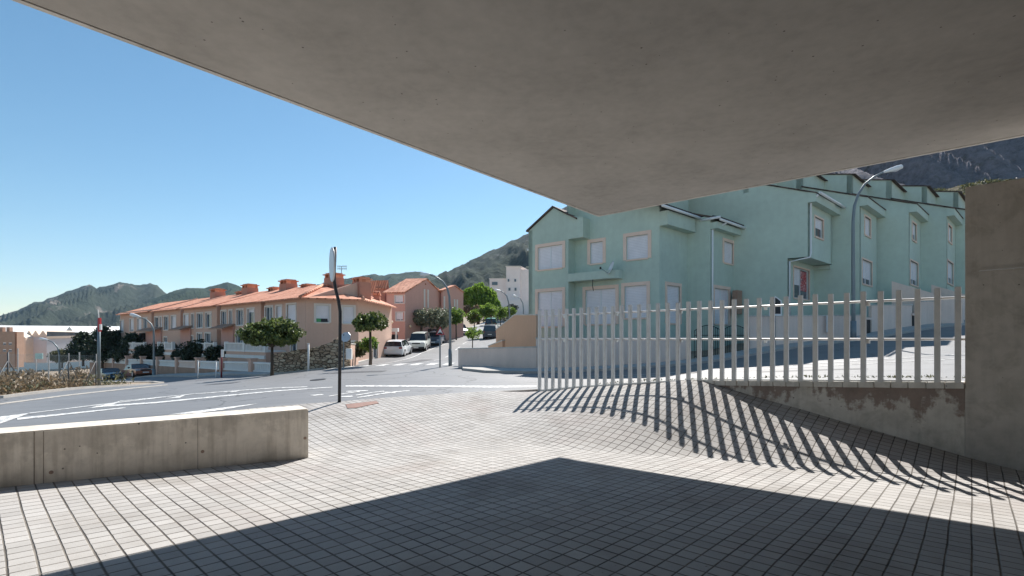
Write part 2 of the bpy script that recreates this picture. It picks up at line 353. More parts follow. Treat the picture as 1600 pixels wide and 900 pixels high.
wall_bot = [(1104, -.905), (1125, -.99), (1185, -1.18), (1260, -1.356), (1320, -1.50), (1388, -1.634), (1450, -1.745), (1507, -1.847), (1600, -1.955)]
tips = [(.08, 12.63, -1.87), (.63, 12.18, -1.77), (1.24, 11.64, -1.70), (1.86, 11.07, -1.66), (2.4, 10.5, -1.69), (2.75, 10.04, -1.77), (2.92, 9.79, -1.84), (3.08, 9.5, -1.95), (3.25, 9.21, -2.03)]
mp = [(a*.9333, b*.9333, c*.9333) for a, b, c in tips]
for px, z in fence_base[:5]: p = fence_pt(px); mp.append((p.x, p.y, z))
for px, z in wall_bot[1:]: p = fence_pt(px); mp.append((p.x, p.y, z))
for t_ in (14, 18): p = F0+E*t_; mp.append((p.x, p.y, plane(p.x, p.y)+.0))
mp += [(-3.9, 11.75, -1.467), (-2.95, 12.35, -1.468), (-1.73, 13.4, -1.47), (-.37, 14.15, -1.48), (-8, 9.5, -1.62), (-14, 6, -1.75), (-4.0, 10.6, -1.56), (-2, 11.6, -1.63), (-3.6, 9.6, -1.71)]
H = [(x, y, z-plane(x, y)) for x, y, z in mp]
H += [(1.2, 8.8, 0), (.2, 9.2, .0), (-1, 9.6, .03), (4.06, 7.97, 0), (5.43, 7.35, 0), (6.9, 6.2, 0), (-3.2, 7.8, .0), (-5.8, 5.6, .0), (-7, 7.2, 0), (2.5, 8.45, 0),
      (3.7, 7.3, -.25), (5.1, 6.7, -.25), (6.4, 5.7, -.2), (2.2, 7.8, -.18), (1, 8.0, -.1), (-1, 7.5, -.08), (0, 3, -.3), (-4, 3, -.2), (6, 2, -.3), (10, 2, -.05), (0, -6, -.4)]
tpsP = TPS(H, .002)
def Pz(x, y):
    x = np.asarray(x, float); y = np.asarray(y, float); h = tpsP(x, y); r = .035
    r = np.where(x > 1.0, .012, .05)
    h = .5*(h+np.sqrt(h*h+r*r))
    fade = np.clip((y+4)/6, 0, 1)
    return plane(x, y)+h*fade
gp = [(.77, 14.35, -1.55), (2.5, 12.7, -1.22), (4.22, 10.9, -1.0), (7.2, 7.9, -.80), (12, 3, -.45), (20, -5, .1), (-1.75, 13.5, -1.59), (-.4, 14.25, -1.59), (-4.1, 11.75, -1.58), (-3, 12.45, -1.58), (-8, 9.6, -1.75), (-14, 6.1, -1.9),
      (-14.1, 13.7, -2.2), (-22.7, 22, -2.65), (-25, 27, -2.8), (-24.8, 36, -3.16), (-14.8, 31, -2.25), (-37, 47, -3.85), (-40.8, 54, -4.46), (-46.6, 57, -4.8),
      (-9.3, 28.8, -1.62), (-2.5, 23.2, -1.5), (1.1, 21.9, -1.5), (-3.4, 27, -1.48), (9.3, 24, -1.08), (12.9, 25, -.55), (19.2, 27, .05), (24.3, 29, .67), (27.1, 30, .85), (38, 34, 2.0),
      (-10.8, 45, -1.58), (-3, 45, -1.5), (-9.5, 51, -1.15), (-9, 58, -.6), (-2.7, 64, .15), (-8, 66, .2), (-1, 80, 1.8), (0, 100, 4.0), (4, 140, 8.5), (-15, 60, -.9), (-20, 40, -1.9), (-30, 50, -3), (-14, 75, 1),
      (12, 34, -.2), (14, 60, 4), (30, 50, 5), (50, 60, 9), (20, 18, -.35), (30, 18, .8), (-60, 66, -6), (-40, 36, -4.0), (-50, 20, -4.5), (-30, 28, -3.1), (-30, 10, -3.2), (-80, 100, -8), (-120, 60, -9), (-120, 150, -10), (-60, 150, -6), (0, 250, 20),
      (-30, -20, -2.5), (0, -30, -1.6), (30, -20, 0), (80, 0, 3), (100, 80, 16), (-300, 300, -14), (-300, 0, -14), (300, 300, 40), (0, -300, -5), (300, -200, 10), (-300, -300, -12), (60, 300, 35), (-700, 700, -16), (700, 700, 50), (700, -700, 20), (-700, -700, -16)]
tpsG = TPS(gp, .3)
def G(x, y): return tpsG(x, y)
def g1(x, y): return float(tpsG(np.array([x]), np.array([y]))[0])
def p1(x, y): return float(Pz(np.array([x]), np.array([y]))[0])
def onG(px, py, off=0.0):
    """where the line of sight meets the road surface"""
    d = Vector(((px-800)/F, 1, (HY-py)/F)); ts = np.arange(8, 170, .05)
    f = d.z*ts-(G(d.x*ts, ts)+off); i = np.argmax(f < 0)
    return Vector((d.x*ts[i], ts[i], 0))

def grid_mesh(name, VX, VY, VZ, mat, keep=None, smooth=True):
    n, m = VX.shape; v = np.stack([VX, VY, VZ], -1).reshape(-1, 3)
    idx = np.arange(n*m).reshape(n, m); q = np.stack([idx[:-1, :-1], idx[1:, :-1], idx[1:, 1:], idx[:-1, 1:]], -1).reshape(-1, 4)
    if keep is not None: q = q[keep.reshape(-1)]
    me = bpy.data.meshes.new(name); me.from_pydata(v.tolist(), [], q.tolist()); me.update()
    bm = bmesh.new(); bm.from_mesh(me); bmesh.ops.delete(bm, geom=[x for x in bm.verts if not x.link_faces], context='VERTS'); bm.to_mesh(me); bm.free()
    if sum(p.normal.z for p in me.polygons) < 0: me.flip_normals()
    for p in me.polygons: p.use_smooth = smooth
    me.materials.append(mat); o = bpy.data.objects.new(name, me); C.objects.link(o); return o
# plaza paving
ds = np.concatenate([np.arange(0, 6, .1), np.arange(6, 20, .2), np.linspace(20, 34, 20)])
ss = np.linspace(0, 1, 200)**1.15
D, S = np.meshgrid(ds, ss, indexing='ij'); T = tmin(D)+(26-tmin(D))*S
PX = F0.x+E.x*T+NM.x*D; PY = F0.y+E.y*T+NM.y*D
plaza = struct(grid_mesh('paved_plaza', PX, PY, Pz(PX, PY), M['pavers']))
# ground sheet (hole where the plaza lies)
a = np.concatenate([np.arange(0, 40, .5), 40*1.045**np.arange(0, 100)]); a = a[a < 3200]
ax = np.concatenate([-a[::-1][:-1], a])
dd, tt = np.meshgrid(ax, ax, indexing='ij'); TT = tt+tmin(dd)
GX = F0.x+E.x*TT+NM.x*dd; GY = F0.y+E.y*TT+NM.y*dd
cd = (dd[:-1, :-1]+dd[1:, 1:])/2; ct = (tt[:-1, :-1]+tt[1:, 1:])/2
keep = ~((cd > 0) & (ct > 0) & (cd < 33) & (ct < 30))
RR = np.sqrt(GX**2+GY**2); gz = G(GX, GY); far = np.clip((RR-500)/400, 0, 1); gz = gz*(1-far)+(-14+.0*RR)*far
ground = struct(grid_mesh('ground', GX, GY, gz, M['soil'], keep))

def drape(name, poly, off, mat, res=.8, skirt=0, fn=None):
    fn = fn or G
    bm = bmesh.new(); vs = [bm.verts.new((p[0], p[1], 0)) for p in poly]; bm.faces.new(vs)
    xs = [p[0] for p in poly]; ys = [p[1] for p in poly]
    for ax_, lo, hi in ((0, min(xs), max(xs)), (1, min(ys), max(ys))):
        k = lo+res
        while k < hi:
            co = (k, 0, 0) if ax_ == 0 else (0, k, 0); no = (1, 0, 0) if ax_ == 0 else (0, 1, 0)
            bmesh.ops.bisect_plane(bm, geom=bm.verts[:]+bm.edges[:]+bm.faces[:], plane_co=co, plane_no=no); k += res
    bmesh.ops.triangulate(bm, faces=[f for f in bm.faces if len(f.verts) > 4])
    co = np.array([v.co[:] for v in bm.verts]); z = fn(co[:, 0], co[:, 1])+off
    for v, zz in zip(bm.verts, z): v.co.z = zz
    if skirt:
        be = [e for e in bm.edges if len(e.link_faces) == 1]; r = bmesh.ops.extrude_edge_only(bm, edges=be)
        for v in [g for g in r['geom'] if isinstance(g, bmesh.types.BMVert)]: v.co.z -= skirt
    bmesh.ops.recalc_face_normals(bm, faces=bm.faces)
    me = bpy.data.meshes.new(name); bm.to_mesh(me); bm.free()
    me.materials.append(mat); o = bpy.data.objects.new(name, me); C.objects.link(o); return o
def offs(path, w):
    """strip polygon around a path, w to its left"""
    P = [Vector((p[0], p[1], 0)) for p in path]; out = []
    for i, p in enumerate(P):
        t = (P[min(i+1, len(P)-1)]-P[max(i-1, 0)]).normalized(); n = Vector((-t.y, t.x, 0)); out.append(p+n*w)
    return P+out[::-1]
def kerb(name, path, w=.15, h=.13, mat=None): return struct(drape(name, offs(path, w), h, mat or M['kerb'], .7, skirt=.4))

edgepl = [F0+E*float(tmin(d_))+NM*d_ for d_ in (30, 16.3, 9.6, 7.5, 5.3, 3.7, 2.39, 1.6, .9, .4, .02)]
eo = [(p.x, p.y) for p in edgepl]
fence_back = [tuple((F0+E*t-NM*.17)[:2]) for t in (0, 5, 10, 16, 22, 30)]
farR = [(40, 38), (27.0, 29.3), (24.2, 28.2), (19.2, 26.2), (12.9, 24.0), (9.3, 23.0), (5, 22.0), (1.1, 21.3), (-1.2, 22.0), (-2.3, 23.3), (-2.7, 26)]
stR = [(-2.0, 45), (-.4, 64), (1.0, 80), (3.0, 100), (6, 130)]
stL = [(-2.5, 130), (-4.6, 100), (-7.0, 80), (-8.6, 64), (-11.3, 50), (-11.6, 42), (-11.0, 34), (-10.2, 31.2), (-11.3, 29.6), (-13, 29.6)]
rowside = [(-15.6, 31.0), (-24, 37.5), (-36.5, 47.5), (-47, 56.5), (-62, 68)]
lot = [(-66, 62), (-50, 50.5), (-33, 39.5), (-26.5, 36.6), (-24.9, 35.2), (-24.2, 31), (-23.4, 26), (-22.7, 22), (-25, 17), (-40, 8), (-60, 2)]
road_poly = [(-45, -12)]+eo+fence_back+[(45, 8)]+farR+stR+stL+rowside+lot
road = struct(drape('road', road_poly, .03, M['asphalt'], 1.0))
kerb('plaza_kerb', [(p[0], p[1]) for p in eo], w=.12, h=.105)
kerb('lot_kerb', lot[::-1], w=-.18, h=.15)
# sidewalks
sw = lambda path, w, nm: struct(drape(nm, offs(path, w), .14, M['walk'], .9, skirt=.4))
sw(farR+stR[:1], -1.5, 'sidewalk'); sw(stR, -1.6, 'sidewalk'); sw(stL[:5], -1.8, 'sidewalk'); sw(stL[4:], -1.7, 'sidewalk'); sw([stL[-1]]+rowside, -.9, 'sidewalk')
lotg = struct(drape('vacant_lot_ground', [(p[0]-.3, p[1]) for p in lot], .10, M['soil'], 1.2))
# markings
def mark(nm, pts, mat='mark'):
    P = [onG(px, py, .04) for px, py in pts]; return struct(drape(nm, [(p.x, p.y) for p in P], .040, M[mat], .6))
mark('road_marking', [(540, 602.3), (700, 602.3), (838, 602.3), (838, 604.8), (700, 604.9), (540, 604.2)])
def mline(nm, pts, w0, w1=None):
    n = len(pts); w1 = w0 if w1 is None else w1
    up = [(p[0], p[1]-(w0+(w1-w0)*i/(n-1))/2) for i, p in enumerate(pts)]; dn = [(p[0], p[1]+(w0+(w1-w0)*i/(n-1))/2) for i, p in enumerate(pts)]
    mark(nm, up+dn[::-1])
mark('arrow_marking', [(0, 651), (47, 645.3), (27, 652.5), (0, 662)])
mline('road_marking', [(27, 654.5), (110, 646), (196, 637)], 3.2, 1.0); mline('road_marking', [(46, 645.6), (150, 632.8), (259, 620)], 1.0)
mark('arrow_marking', [(137, 637.6), (189, 626.3), (177, 632.2), (152, 636.5)]); mline('road_marking', [(150, 635.3), (245, 629), (345, 619), (430, 611), (520, 604.8)], 2.4, .9)
mline('road_marking', [(188, 626.6), (300, 615.8), (420, 606.8), (480, 604.4)], .8)
mark('arrow_marking', [(258, 623), (291, 616.4), (281, 621.3)]); mark('arrow_marking', [(348, 612.9), (373, 610.6), (368, 612.6)])
mark('road_marking', [(263, 648), (300, 643), (345, 637.2), (405, 630.3), (350, 640), (310, 645.5)])
mark('road_marking', [(484, 617.3), (503, 615.8), (506, 616.8), (490, 618.3)])
mline('road_marking', [(514, 619), (545, 614), (562, 611.8)], .9); mark('road_marking', [(532, 619.2), (550, 618.2), (552, 620), (534, 620.3)])
mline('road_marking', [(541, 611.6), (575, 610.2)], 1.1); mline('road_marking', [(558, 621.3), (590, 616), (620, 611.8), (640, 610.5)], 1.2); mline('road_marking', [(556, 617.5), (580, 613.5), (600, 611)], .9); mline('road_marking', [(598, 612.6), (618, 613.6)], 1.2)
mline('road_marking', [(575, 619.3), (600, 614.2)], .8)
mark('edge_marking', [(0, 630), (100, 617.3), (200, 606.5), (262, 600.8), (262, 601.8), (200, 608), (100, 619), (0, 632)], 'mark_y')
for i in range(9):                                            # zebra crossing over the side street
    x0 = -10.6+i*.95; P = [(x0, 27.9), (x0+.5, 27.9), (x0+.5, 30.3), (x0, 30.3)]
    struct(drape('crossing_stripe', P, .042, M['mark'], .6))
for y0 in (33, 38.5, 44, 50, 56, 63, 70): struct(drape('centre_marking', [(-6.3+.03*(y0-33), y0), (-6.18+.03*(y0-33), y0), (-6.0+.03*(y0-33), y0+3), (-6.12+.03*(y0-33), y0+3)], .042, M['mark'], .8))
struct(drape('parking_marking', [(-9.0, 33), (-8.88, 33), (-8.75, 48), (-7.0, 62), (-7.12, 62), (-8.87, 48)], .042, M['mark'], .8))
patchm = pm('tar_patch', (.075, .075, .08), var=.25, vs=3, rough=.6, bump=.4, bs=90)
for P in ([(-9, 24), (-6.2, 23.6), (-6.1, 24.3), (-8.8, 24.8)], [(-14, 22.5), (-12.6, 22.2), (-12.5, 22.9), (-13.9, 23.2)], [(-7.6, 34), (-6.6, 34), (-6.5, 41), (-7.5, 41)], [(8, 16), (10.5, 14.6), (10.8, 15.2), (8.3, 16.6)]):
    struct(drape('road_patch', P, .036, patchm, .6))
for mx, my in ((-8.3, 21.2), (-3.2, 33.0), (6.5, 18.3)):
    cir = [(mx+.32*math.cos(a_*math.tau/20), my+.32*math.sin(a_*math.tau/20)) for a_ in range(20)]; mo = drape('manhole_cover', cir, .046, M['iron'], .6, skirt=.02)
    tag(mo, {-8.3: 'dark round manhole cover in the wide road left of the bent pole', -3.2: 'dark round manhole cover at the foot of the side street', 6.5: 'dark round manhole cover in the road behind the picket fence'}[mx], 'manhole cover', 'manhole covers in the road')
# sunlit road behind the fence: worn lane paint
for aa, bb in (((4, 17.8), (26, 15.5)), ((3, 18.9), (26, 17.6))):
    p = Vector((aa[0], aa[1], 0)); q = Vector((bb[0], bb[1], 0)); n = (q-p).normalized(); n = Vector((-n.y, n.x, 0))*.12
    struct(drape('lane_marking', [tuple(p[:2]), tuple(q[:2]), tuple((q+n)[:2]), tuple((p+n)[:2])], .042, M['mark'], .8))

# ------------------------------------------------------------------ canopy, walls, bench
Cc = Vector((1.74*1.2*.9, 0, 0))
Zc = 10.8*1.2; cor = W(935, 338, Zc); cz = cor.z
def at_h(px, py, z): r = Vector(((px-800)/F, 1, (HY-py)/F)); return r*(z/r.z)
dA = (at_h(22, 0, cz)-cor).normalized(); dB = (at_h(1600, 212, cz)-cor).normalized()
q0 = cor; qa = cor+dA*34; qb = cor+dB*30; qc = qa+dB*30
can = thing('concrete_canopy', 'huge flat concrete canopy slab overhead, its corner pointing at the green house', 'canopy', cor)
mb = MB(); ins = (dA+dB)*.07
mb.prism([p[:2] for p in (q0+ins, qa+ins, qc+ins, qb+ins)], cz, cz+.5); mb.build('slab', M['conc_slab'], can)
mb = MB()
for d_, L in ((dA, 34), (dB, 30)):
    o_ = dB if d_ is dA else dA
    a0 = cor+(o_*0); pts = [a0+o_*0, a0+d_*L, a0+d_*L+o_*.066, a0+o_*.066+d_*.066]
    mb.prism([p[:2] for p in pts], cz-.012, cz+.56)
mb.build('edge_trim', M['conc_cap'], can)
# building behind the viewer that carries the canopy
bh = thing('host_building', 'plain concrete building the canopy grows out of, behind the viewpoint', 'building', (qa+dB*15)[:2]+(-2,))
b0 = Vector((-14, -9, 0)); b1 = Vector((30, -9, 0))
MB().prism([(-22, -7), (26, -9), (26, -22), (-22, -22)], -3.0, cz+3).build('wall', M['conc_wall'], bh)

# right-hand tall wall
w0 = fence_pt(1508); w0.z = 0
wl = MB(); L = 13; th = .28
wl.solid([tuple((w0+NM*.02)[:2])+(-2.6,), tuple((w0+NM*.02+E*L)[:2])+(-2.8,), tuple((w0+NM*.02+E*L)[:2])+(2.39,), tuple((w0+NM*.02)[:2])+(2.39,)], -NM*th)
ow = wl.build('concrete_wall', M['conc_wall'], loc=tuple(w0[:2])+(-2.2,), bevel=.012)
tag(ow, 'tall bare concrete wall at the right end of the picket fence', 'wall')
bar = MB(); pA = W(1531, 424, 7.6); pA = fence_pt(1531); pB = fence_pt(1640); zz = (HY-424)/F*fence_Z(1531)
bar.tube([tuple((pA+NM*.07)[:2])+(zz,), tuple((pB+NM*.07)[:2])+(zz+.01,)], .012, 8)
for q in (pA, (pA+pB)/2, pB): bar.tube([tuple((q+NM*.01)[:2])+(zz,), tuple((q+NM*.07)[:2])+(zz,)], .009, 6)
tag(bar.build('wall_rod', M['galv'], loc=tuple(pA[:2])+(zz,)), 'thin steel rod fixed across the tall concrete wall', 'rod')
# retaining wall with its coping
rw = thing('retaining_wall', 'rust-stained concrete retaining wall wedge under the picket fence', 'wall', tuple(fence_pt(1300)[:2])+(-1.4,))
pxs = [1098, 1125, 1185, 1260, 1320, 1388, 1450, 1507.5]
mb = MB()
for a_, b_ in zip(pxs[:-1], pxs[1:]):
    p = fence_pt(a_)-NM*.0; q = fence_pt(b_)
    mb.solid([tuple(p[:2])+(-2.4,), tuple(q[:2])+(-2.4,), tuple(q[:2])+(base_z(b_)-.10,), tuple(p[:2])+(base_z(a_)-.10,)], -NM*.25)
bm_ = mb; bm_.build('wall_face', M['conc_ret'], rw)
mb = MB(); n = 16; ed = np.linspace(1101, 1507, n+1)
tpar = [float((fence_pt(e)-F0).dot(E)) for e in (1101, 1507.5)]
for i in range(18):
    ta = tpar[0]+(tpar[1]-tpar[0])*i/18+.004; tb = tpar[0]+(tpar[1]-tpar[0])*(i+1)/18-.004
    def zt(t):
        p = F0+E*t; px = 800+F*p.x/p.y; return base_z(px)
    p = F0+E*ta+NM*(.045+random.uniform(-.006, .006)); q = F0+E*tb+NM*.045; h0 = zt(ta)+random.uniform(-.004, .004); h1 = zt(tb)
    mb.solid([tuple(p[:2])+(h0-.10,), tuple(q[:2])+(h1-.10,), tuple(q[:2])+(h1,), tuple(p[:2])+(h0,)], -NM*.34)
mb.build('coping', M['conc_cap'], rw, bevel=.006)
mb = MB()
for i in range(14):
    ta = (tpar[0]-.0)*i/14; tb = tpar[0]*(i+1)/14-.01
    zt = lambda t: base_z(800+F*(F0+E*t).x/(F0+E*t).y)
    p = F0+E*ta+NM*.05; q = F0+E*tb+NM*.05
    mb.solid([tuple(p[:2])+(zt(ta)-.5,), tuple(q[:2])+(zt(tb)-.5,), tuple(q[:2])+(zt(tb)+.005,), tuple(p[:2])+(zt(ta)+.005,)], -NM*.2)
struct(mb.build('fence_kerb', M['conc_cap']))

# bench wall
def V2_(p): return Vector((p.x, p.y, 0))
bt = -1.085
B0 = W(482, 639, 775*1.085/109); B0.z = 0; B1 = W(0, 677.6, 775*1.085/147.6); B1.z = 0
bu = (B1-B0).normalized(); bn = Vector((bu.y, -bu.x, 0)); bn = bn if bn.y > 0 else -bn
bw = MB(); Lb = (B1-B0).length+5
pr = [B0, B0+bu*Lb, B0+bu*Lb+bn*.52, B0+bn*.52]
bw.prism([p[:2] for p in pr], -2.2, bt)
ob = thing('low_concrete_wall', 'low thick board-marked concrete wall with sunlit top at lower left', 'wall', tuple(B0[:2])+(-1.87,))
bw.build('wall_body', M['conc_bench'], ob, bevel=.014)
def onB(px, py):
    k_ = (px-800)/F; t = (k_*B0.y-B0.x)/(bu.x-k_*bu.y); p = B0+bu*t; return Vector((p.x, p.y, (HY-py)/F*p.y))
def quick(name, mb, m): mb.build(name, m, ob)
jm = pm('formwork_joint', (.30, .26, .22), var=.3, vs=8)
for px, w_ in ((53.5, .012), (68, .008), (309, .006), (481, .0)):
    if w_:
        a0 = onB(px, 700); mb = MB(); mb.obox(V2_(a0), (bu.x, bu.y), (bn.x, bn.y), (-w_/2, w_/2), (-.0025, .01), -2.1, bt-.012); quick('formwork_joint', mb, jm)
for px, py in ((80, 738), (316.5, 705.5), (476.5, 684.5)):
    a0 = onB(px, py); mb = MB(); mb.tube([a0-bn*.003, a0+bn*.01], .022, 16); quick('tie_hole', mb, pm('tie_hole_mortar', (.34, .24, .19), var=.3, vs=20))

# ------------------------------------------------------------------ picket fence
pf = thing('picket_fence', 'galvanised fence of square upright posts and two rails along the plaza edge', 'fence', tuple(F0[:2])+(-1.488,))
t_end = (fence_pt(1497)-F0).dot(E); NP = 37; ang = math.atan2(E.y, E.x)
for i in range(NP):
    t = .03+(t_end-.03)*i/(NP-1); p = F0+E*t; px = 800+F*p.x/p.y; b = base_z(px)-.02; tp = .835+random.uniform(-.008, .008)
    mb = MB(); mb.box((p.x, p.y, (b+tp)/2), ((.076), .076, tp-b), ang+random.uniform(-.012, .012)); mb.build('fence_post', M['galv'], pf, bevel=.004)
for z in (.0, .665):
    mb = MB(); p = F0-NM*.055-E*.02; q = F0+E*(t_end+.35)-NM*.055
    mb.tube([tuple(p[:2])+(z,), tuple(q[:2])+(z,)], .022, 10)
    for k in (.9, 2.6, 4.3, 6.1, 7.8):
        c = F0+E*k-NM*.06; mb.box((c.x, c.y, z-.045), (.05, .05, .06), ang)
    mb.build('fence_rail', M['rail'], pf, smooth=False)
mb = MB(); 
for i in range(14):
    ta = t_end*i/14; tb = t_end*(i+1)/14; zt = lambda t: base_z(800+F*(F0+E*t).x/(F0+E*t).y)
    p = F0+E*ta+NM*.03; q = F0+E*tb+NM*.03
    mb.solid([tuple(p[:2])+(zt(ta)+.006,), tuple(q[:2])+(zt(tb)+.006,), tuple(q[:2])+(zt(tb)+.036,), tuple(p[:2])+(zt(ta)+.036,)], -NM*.06)
mb.build('base_rail', M['rail'], pf)

# bent sign pole
PZ = 11.6; base = W(530, 628, PZ); gz0 = p1(base.x, base.y)
sp = thing('bent_sign_pole', 'dark bent steel pole carrying a round sign seen edge-on', 'sign', (base.x, base.y, gz0))
pth = [W(530.3, 632, PZ), W(531, 560, PZ), W(531.5, 500, PZ), W(531.5, 487, PZ), W(529, 470, PZ), W(524.5, 452, PZ), W(522.5, 440, PZ), W(522, 428, PZ), W(524, 386, PZ)]
MB().tube(pth, .037, 12).build('pole', M['polemat'], sp, smooth=True)
mb = MB(); cpt = W(518.6, 413.5, PZ-.02); nrm = Vector((-.885, -.465, -.02)).normalized()
a_ = nrm.cross(Vector((0, 0, 1))).normalized(); b_ = a_.cross(nrm)
ring = [cpt+(a_*math.cos(k*math.tau/40)+b_*math.sin(k*math.tau/40))*.39 for k in range(40)]
mb.solid(ring, nrm*.012); mb.build('disc', M['signback'], sp)
mb = MB(); rr = [cpt+(a_*math.cos(k*math.tau/40)+b_*math.sin(k*math.tau/40))*.39-nrm*.006 for k in range(41)]; mb.tube(rr, .014, 6, cap=False)
mb.build('disc_rim', M['galv'], sp, smooth=True)
for z_ in (398, 428):
    mb = MB(); mb.box(W(521.5, z_, PZ), (.07, .05, .05)); mb.build('bracket', M['polemat'], sp)
# cover plate in the paving
mp_ = []
def onP(px, py):
    d = Vector(((px-800)/F, 1, (HY-py)/F)); ts = np.arange(4, 16, .01); f = d.z*ts-Pz(d.x*ts, ts); i = np.argmax(f < 0); return Vector((d.x*ts[i], ts[i], 0))
for px, py in ((540, 632.5), (588, 627.3), (592, 630.5), (556, 638), (543, 638.5)): mp_.append(tuple(onP(px, py)[:2]))
oc = drape('drain_cover', mp_, .012, M['brownmetal'], .3, skirt=.03, fn=Pz); tag(oc, 'rust brown cover plate set in the pale paving', 'cover')

# ------------------------------------------------------------------ buildings
def facade(mb, O, u, L, z0, z1, holes=(), dep=.16, ztop=None):
    """wall skin from O along u (L long) with recessed openings; outward normal is to the right of u seen from above"""
    O = Vector((O[0], O[1], 0)); u = Vector((u[0], u[1], 0)).normalized(); n = Vector((u.y, -u.x, 0))
    xs = sorted({0, L, *[h[0] for h in holes], *[h[1] for h in holes]}); zs = sorted({z0, z1, *[h[2] for h in holes], *[h[3] for h in holes]})
    P = lambda x, z, d=0: O+u*x+n*d+Vector((0, 0, z))
    for i in range(len(xs)-1):
        for j in range(len(zs)-1):
            cx, cz_ = (xs[i]+xs[i+1])/2, (zs[j]+zs[j+1])/2
            if any(h[0] < cx < h[1] and h[2] < cz_ < h[3] for h in holes): continue
            mb.quad(P(xs[i], zs[j]), P(xs[i+1], zs[j]), P(xs[i+1], zs[j+1]), P(xs[i], zs[j+1]))
    for h in holes:
        for (xa, za, xb, zb) in ((h[0], h[2], h[1], h[2]), (h[0], h[3], h[1], h[3]), (h[0], h[2], h[0], h[3]), (h[1], h[2], h[1], h[3])):
            mb.quad(P(xa, za), P(xb, zb), P(xb, zb, -dep), P(xa, za, -dep))
def window(par, O, u, h, trim, style='shutter', tw=.10, leaves=1, frac=1.0, dep=.16, extra=None):
    O = Vector((O[0], O[1], 0)); u = Vector((u[0], u[1], 0)).normalized(); n = Vector((u.y, -u.x, 0))
    x0, x1, z0, z1 = h
    mb = MB(); mb.obox(O, u, n, (x0+.02, x1-.02), (-dep+.0, -dep+.03), z0, z1)
    w = mb.build('window', M['glass'], par)
    if frac > 0:
        mb = MB(); mb.obox(O, u, n, (x0+.03, x1-.03), (-dep+.032, -dep+.06), z1-(z1-z0)*frac, z1); mb.build('shutter', M['shutter'], w)
    mb = MB(); f = .045
    mb.obox(O, u, n, (x0, x0+f), (-dep+.03, -dep+.09), z0, z1); mb.obox(O, u, n, (x1-f, x1), (-dep+.03, -dep+.09), z0, z1)
    mb.obox(O, u, n, (x0+f, x1-f), (-dep+.03, -dep+.09), z0, z0+f); mb.obox(O, u, n, (x0+f, x1-f), (-dep+.03, -dep+.09), z1-f, z1)
    for k in range(1, leaves):
        xm = x0+(x1-x0)*k/leaves; mb.obox(O, u, n, (xm-.03, xm+.03), (-dep+.03, -dep+.085), z0+f, z1-f)
    mb.build('sash', M['whitem'], w)
    if trim:
        mb = MB()
        mb.obox(O, u, n, (x0-tw, x0), (-.05, .035), z0-.03, z1+tw); mb.obox(O, u, n, (x1, x1+tw), (-.05, .035), z0-.03, z1+tw)
        mb.obox(O, u, n, (x0, x1), (-.05, .035), z1, z1+tw); mb.obox(O, u, n, (x0-.02, x1+.02), (-dep, .06), z0-.09, z0)
        mb.build('surround', trim, w)
    return w
def isect(P, d, Q, e):
    """P + d*t == Q + e*s -> t"""
    den = d[0]*e[1]-d[1]*e[0]; return ((Q[0]-P[0])*e[1]-(Q[1]-P[1])*e[0])/den
def ray_t(P, d, px):
    k = (px-800)/F; return (k*P[1]-P[0])/(d[0]-k*d[1])
V2 = lambda x, y: Vector((x, y, 0))
wd = V2(.813, -.582); sd = V2(.741, .671)             # party-wall direction (towards the street) and street-front direction
wn_ = V2(wd.y, -wd.x)                                  # outward normal of walls running along wd (faces lower left)
# sloped mono-pitch roof: tiles as a thin slab following four corner points
def slab(mb, pts, th): mb.solid(pts, (0, 0, th))
M['tile_g'] = m_tile('dark_barrel_tile', tuple(sd), (.06, .045, .04), (.16, .11, .09), .22)

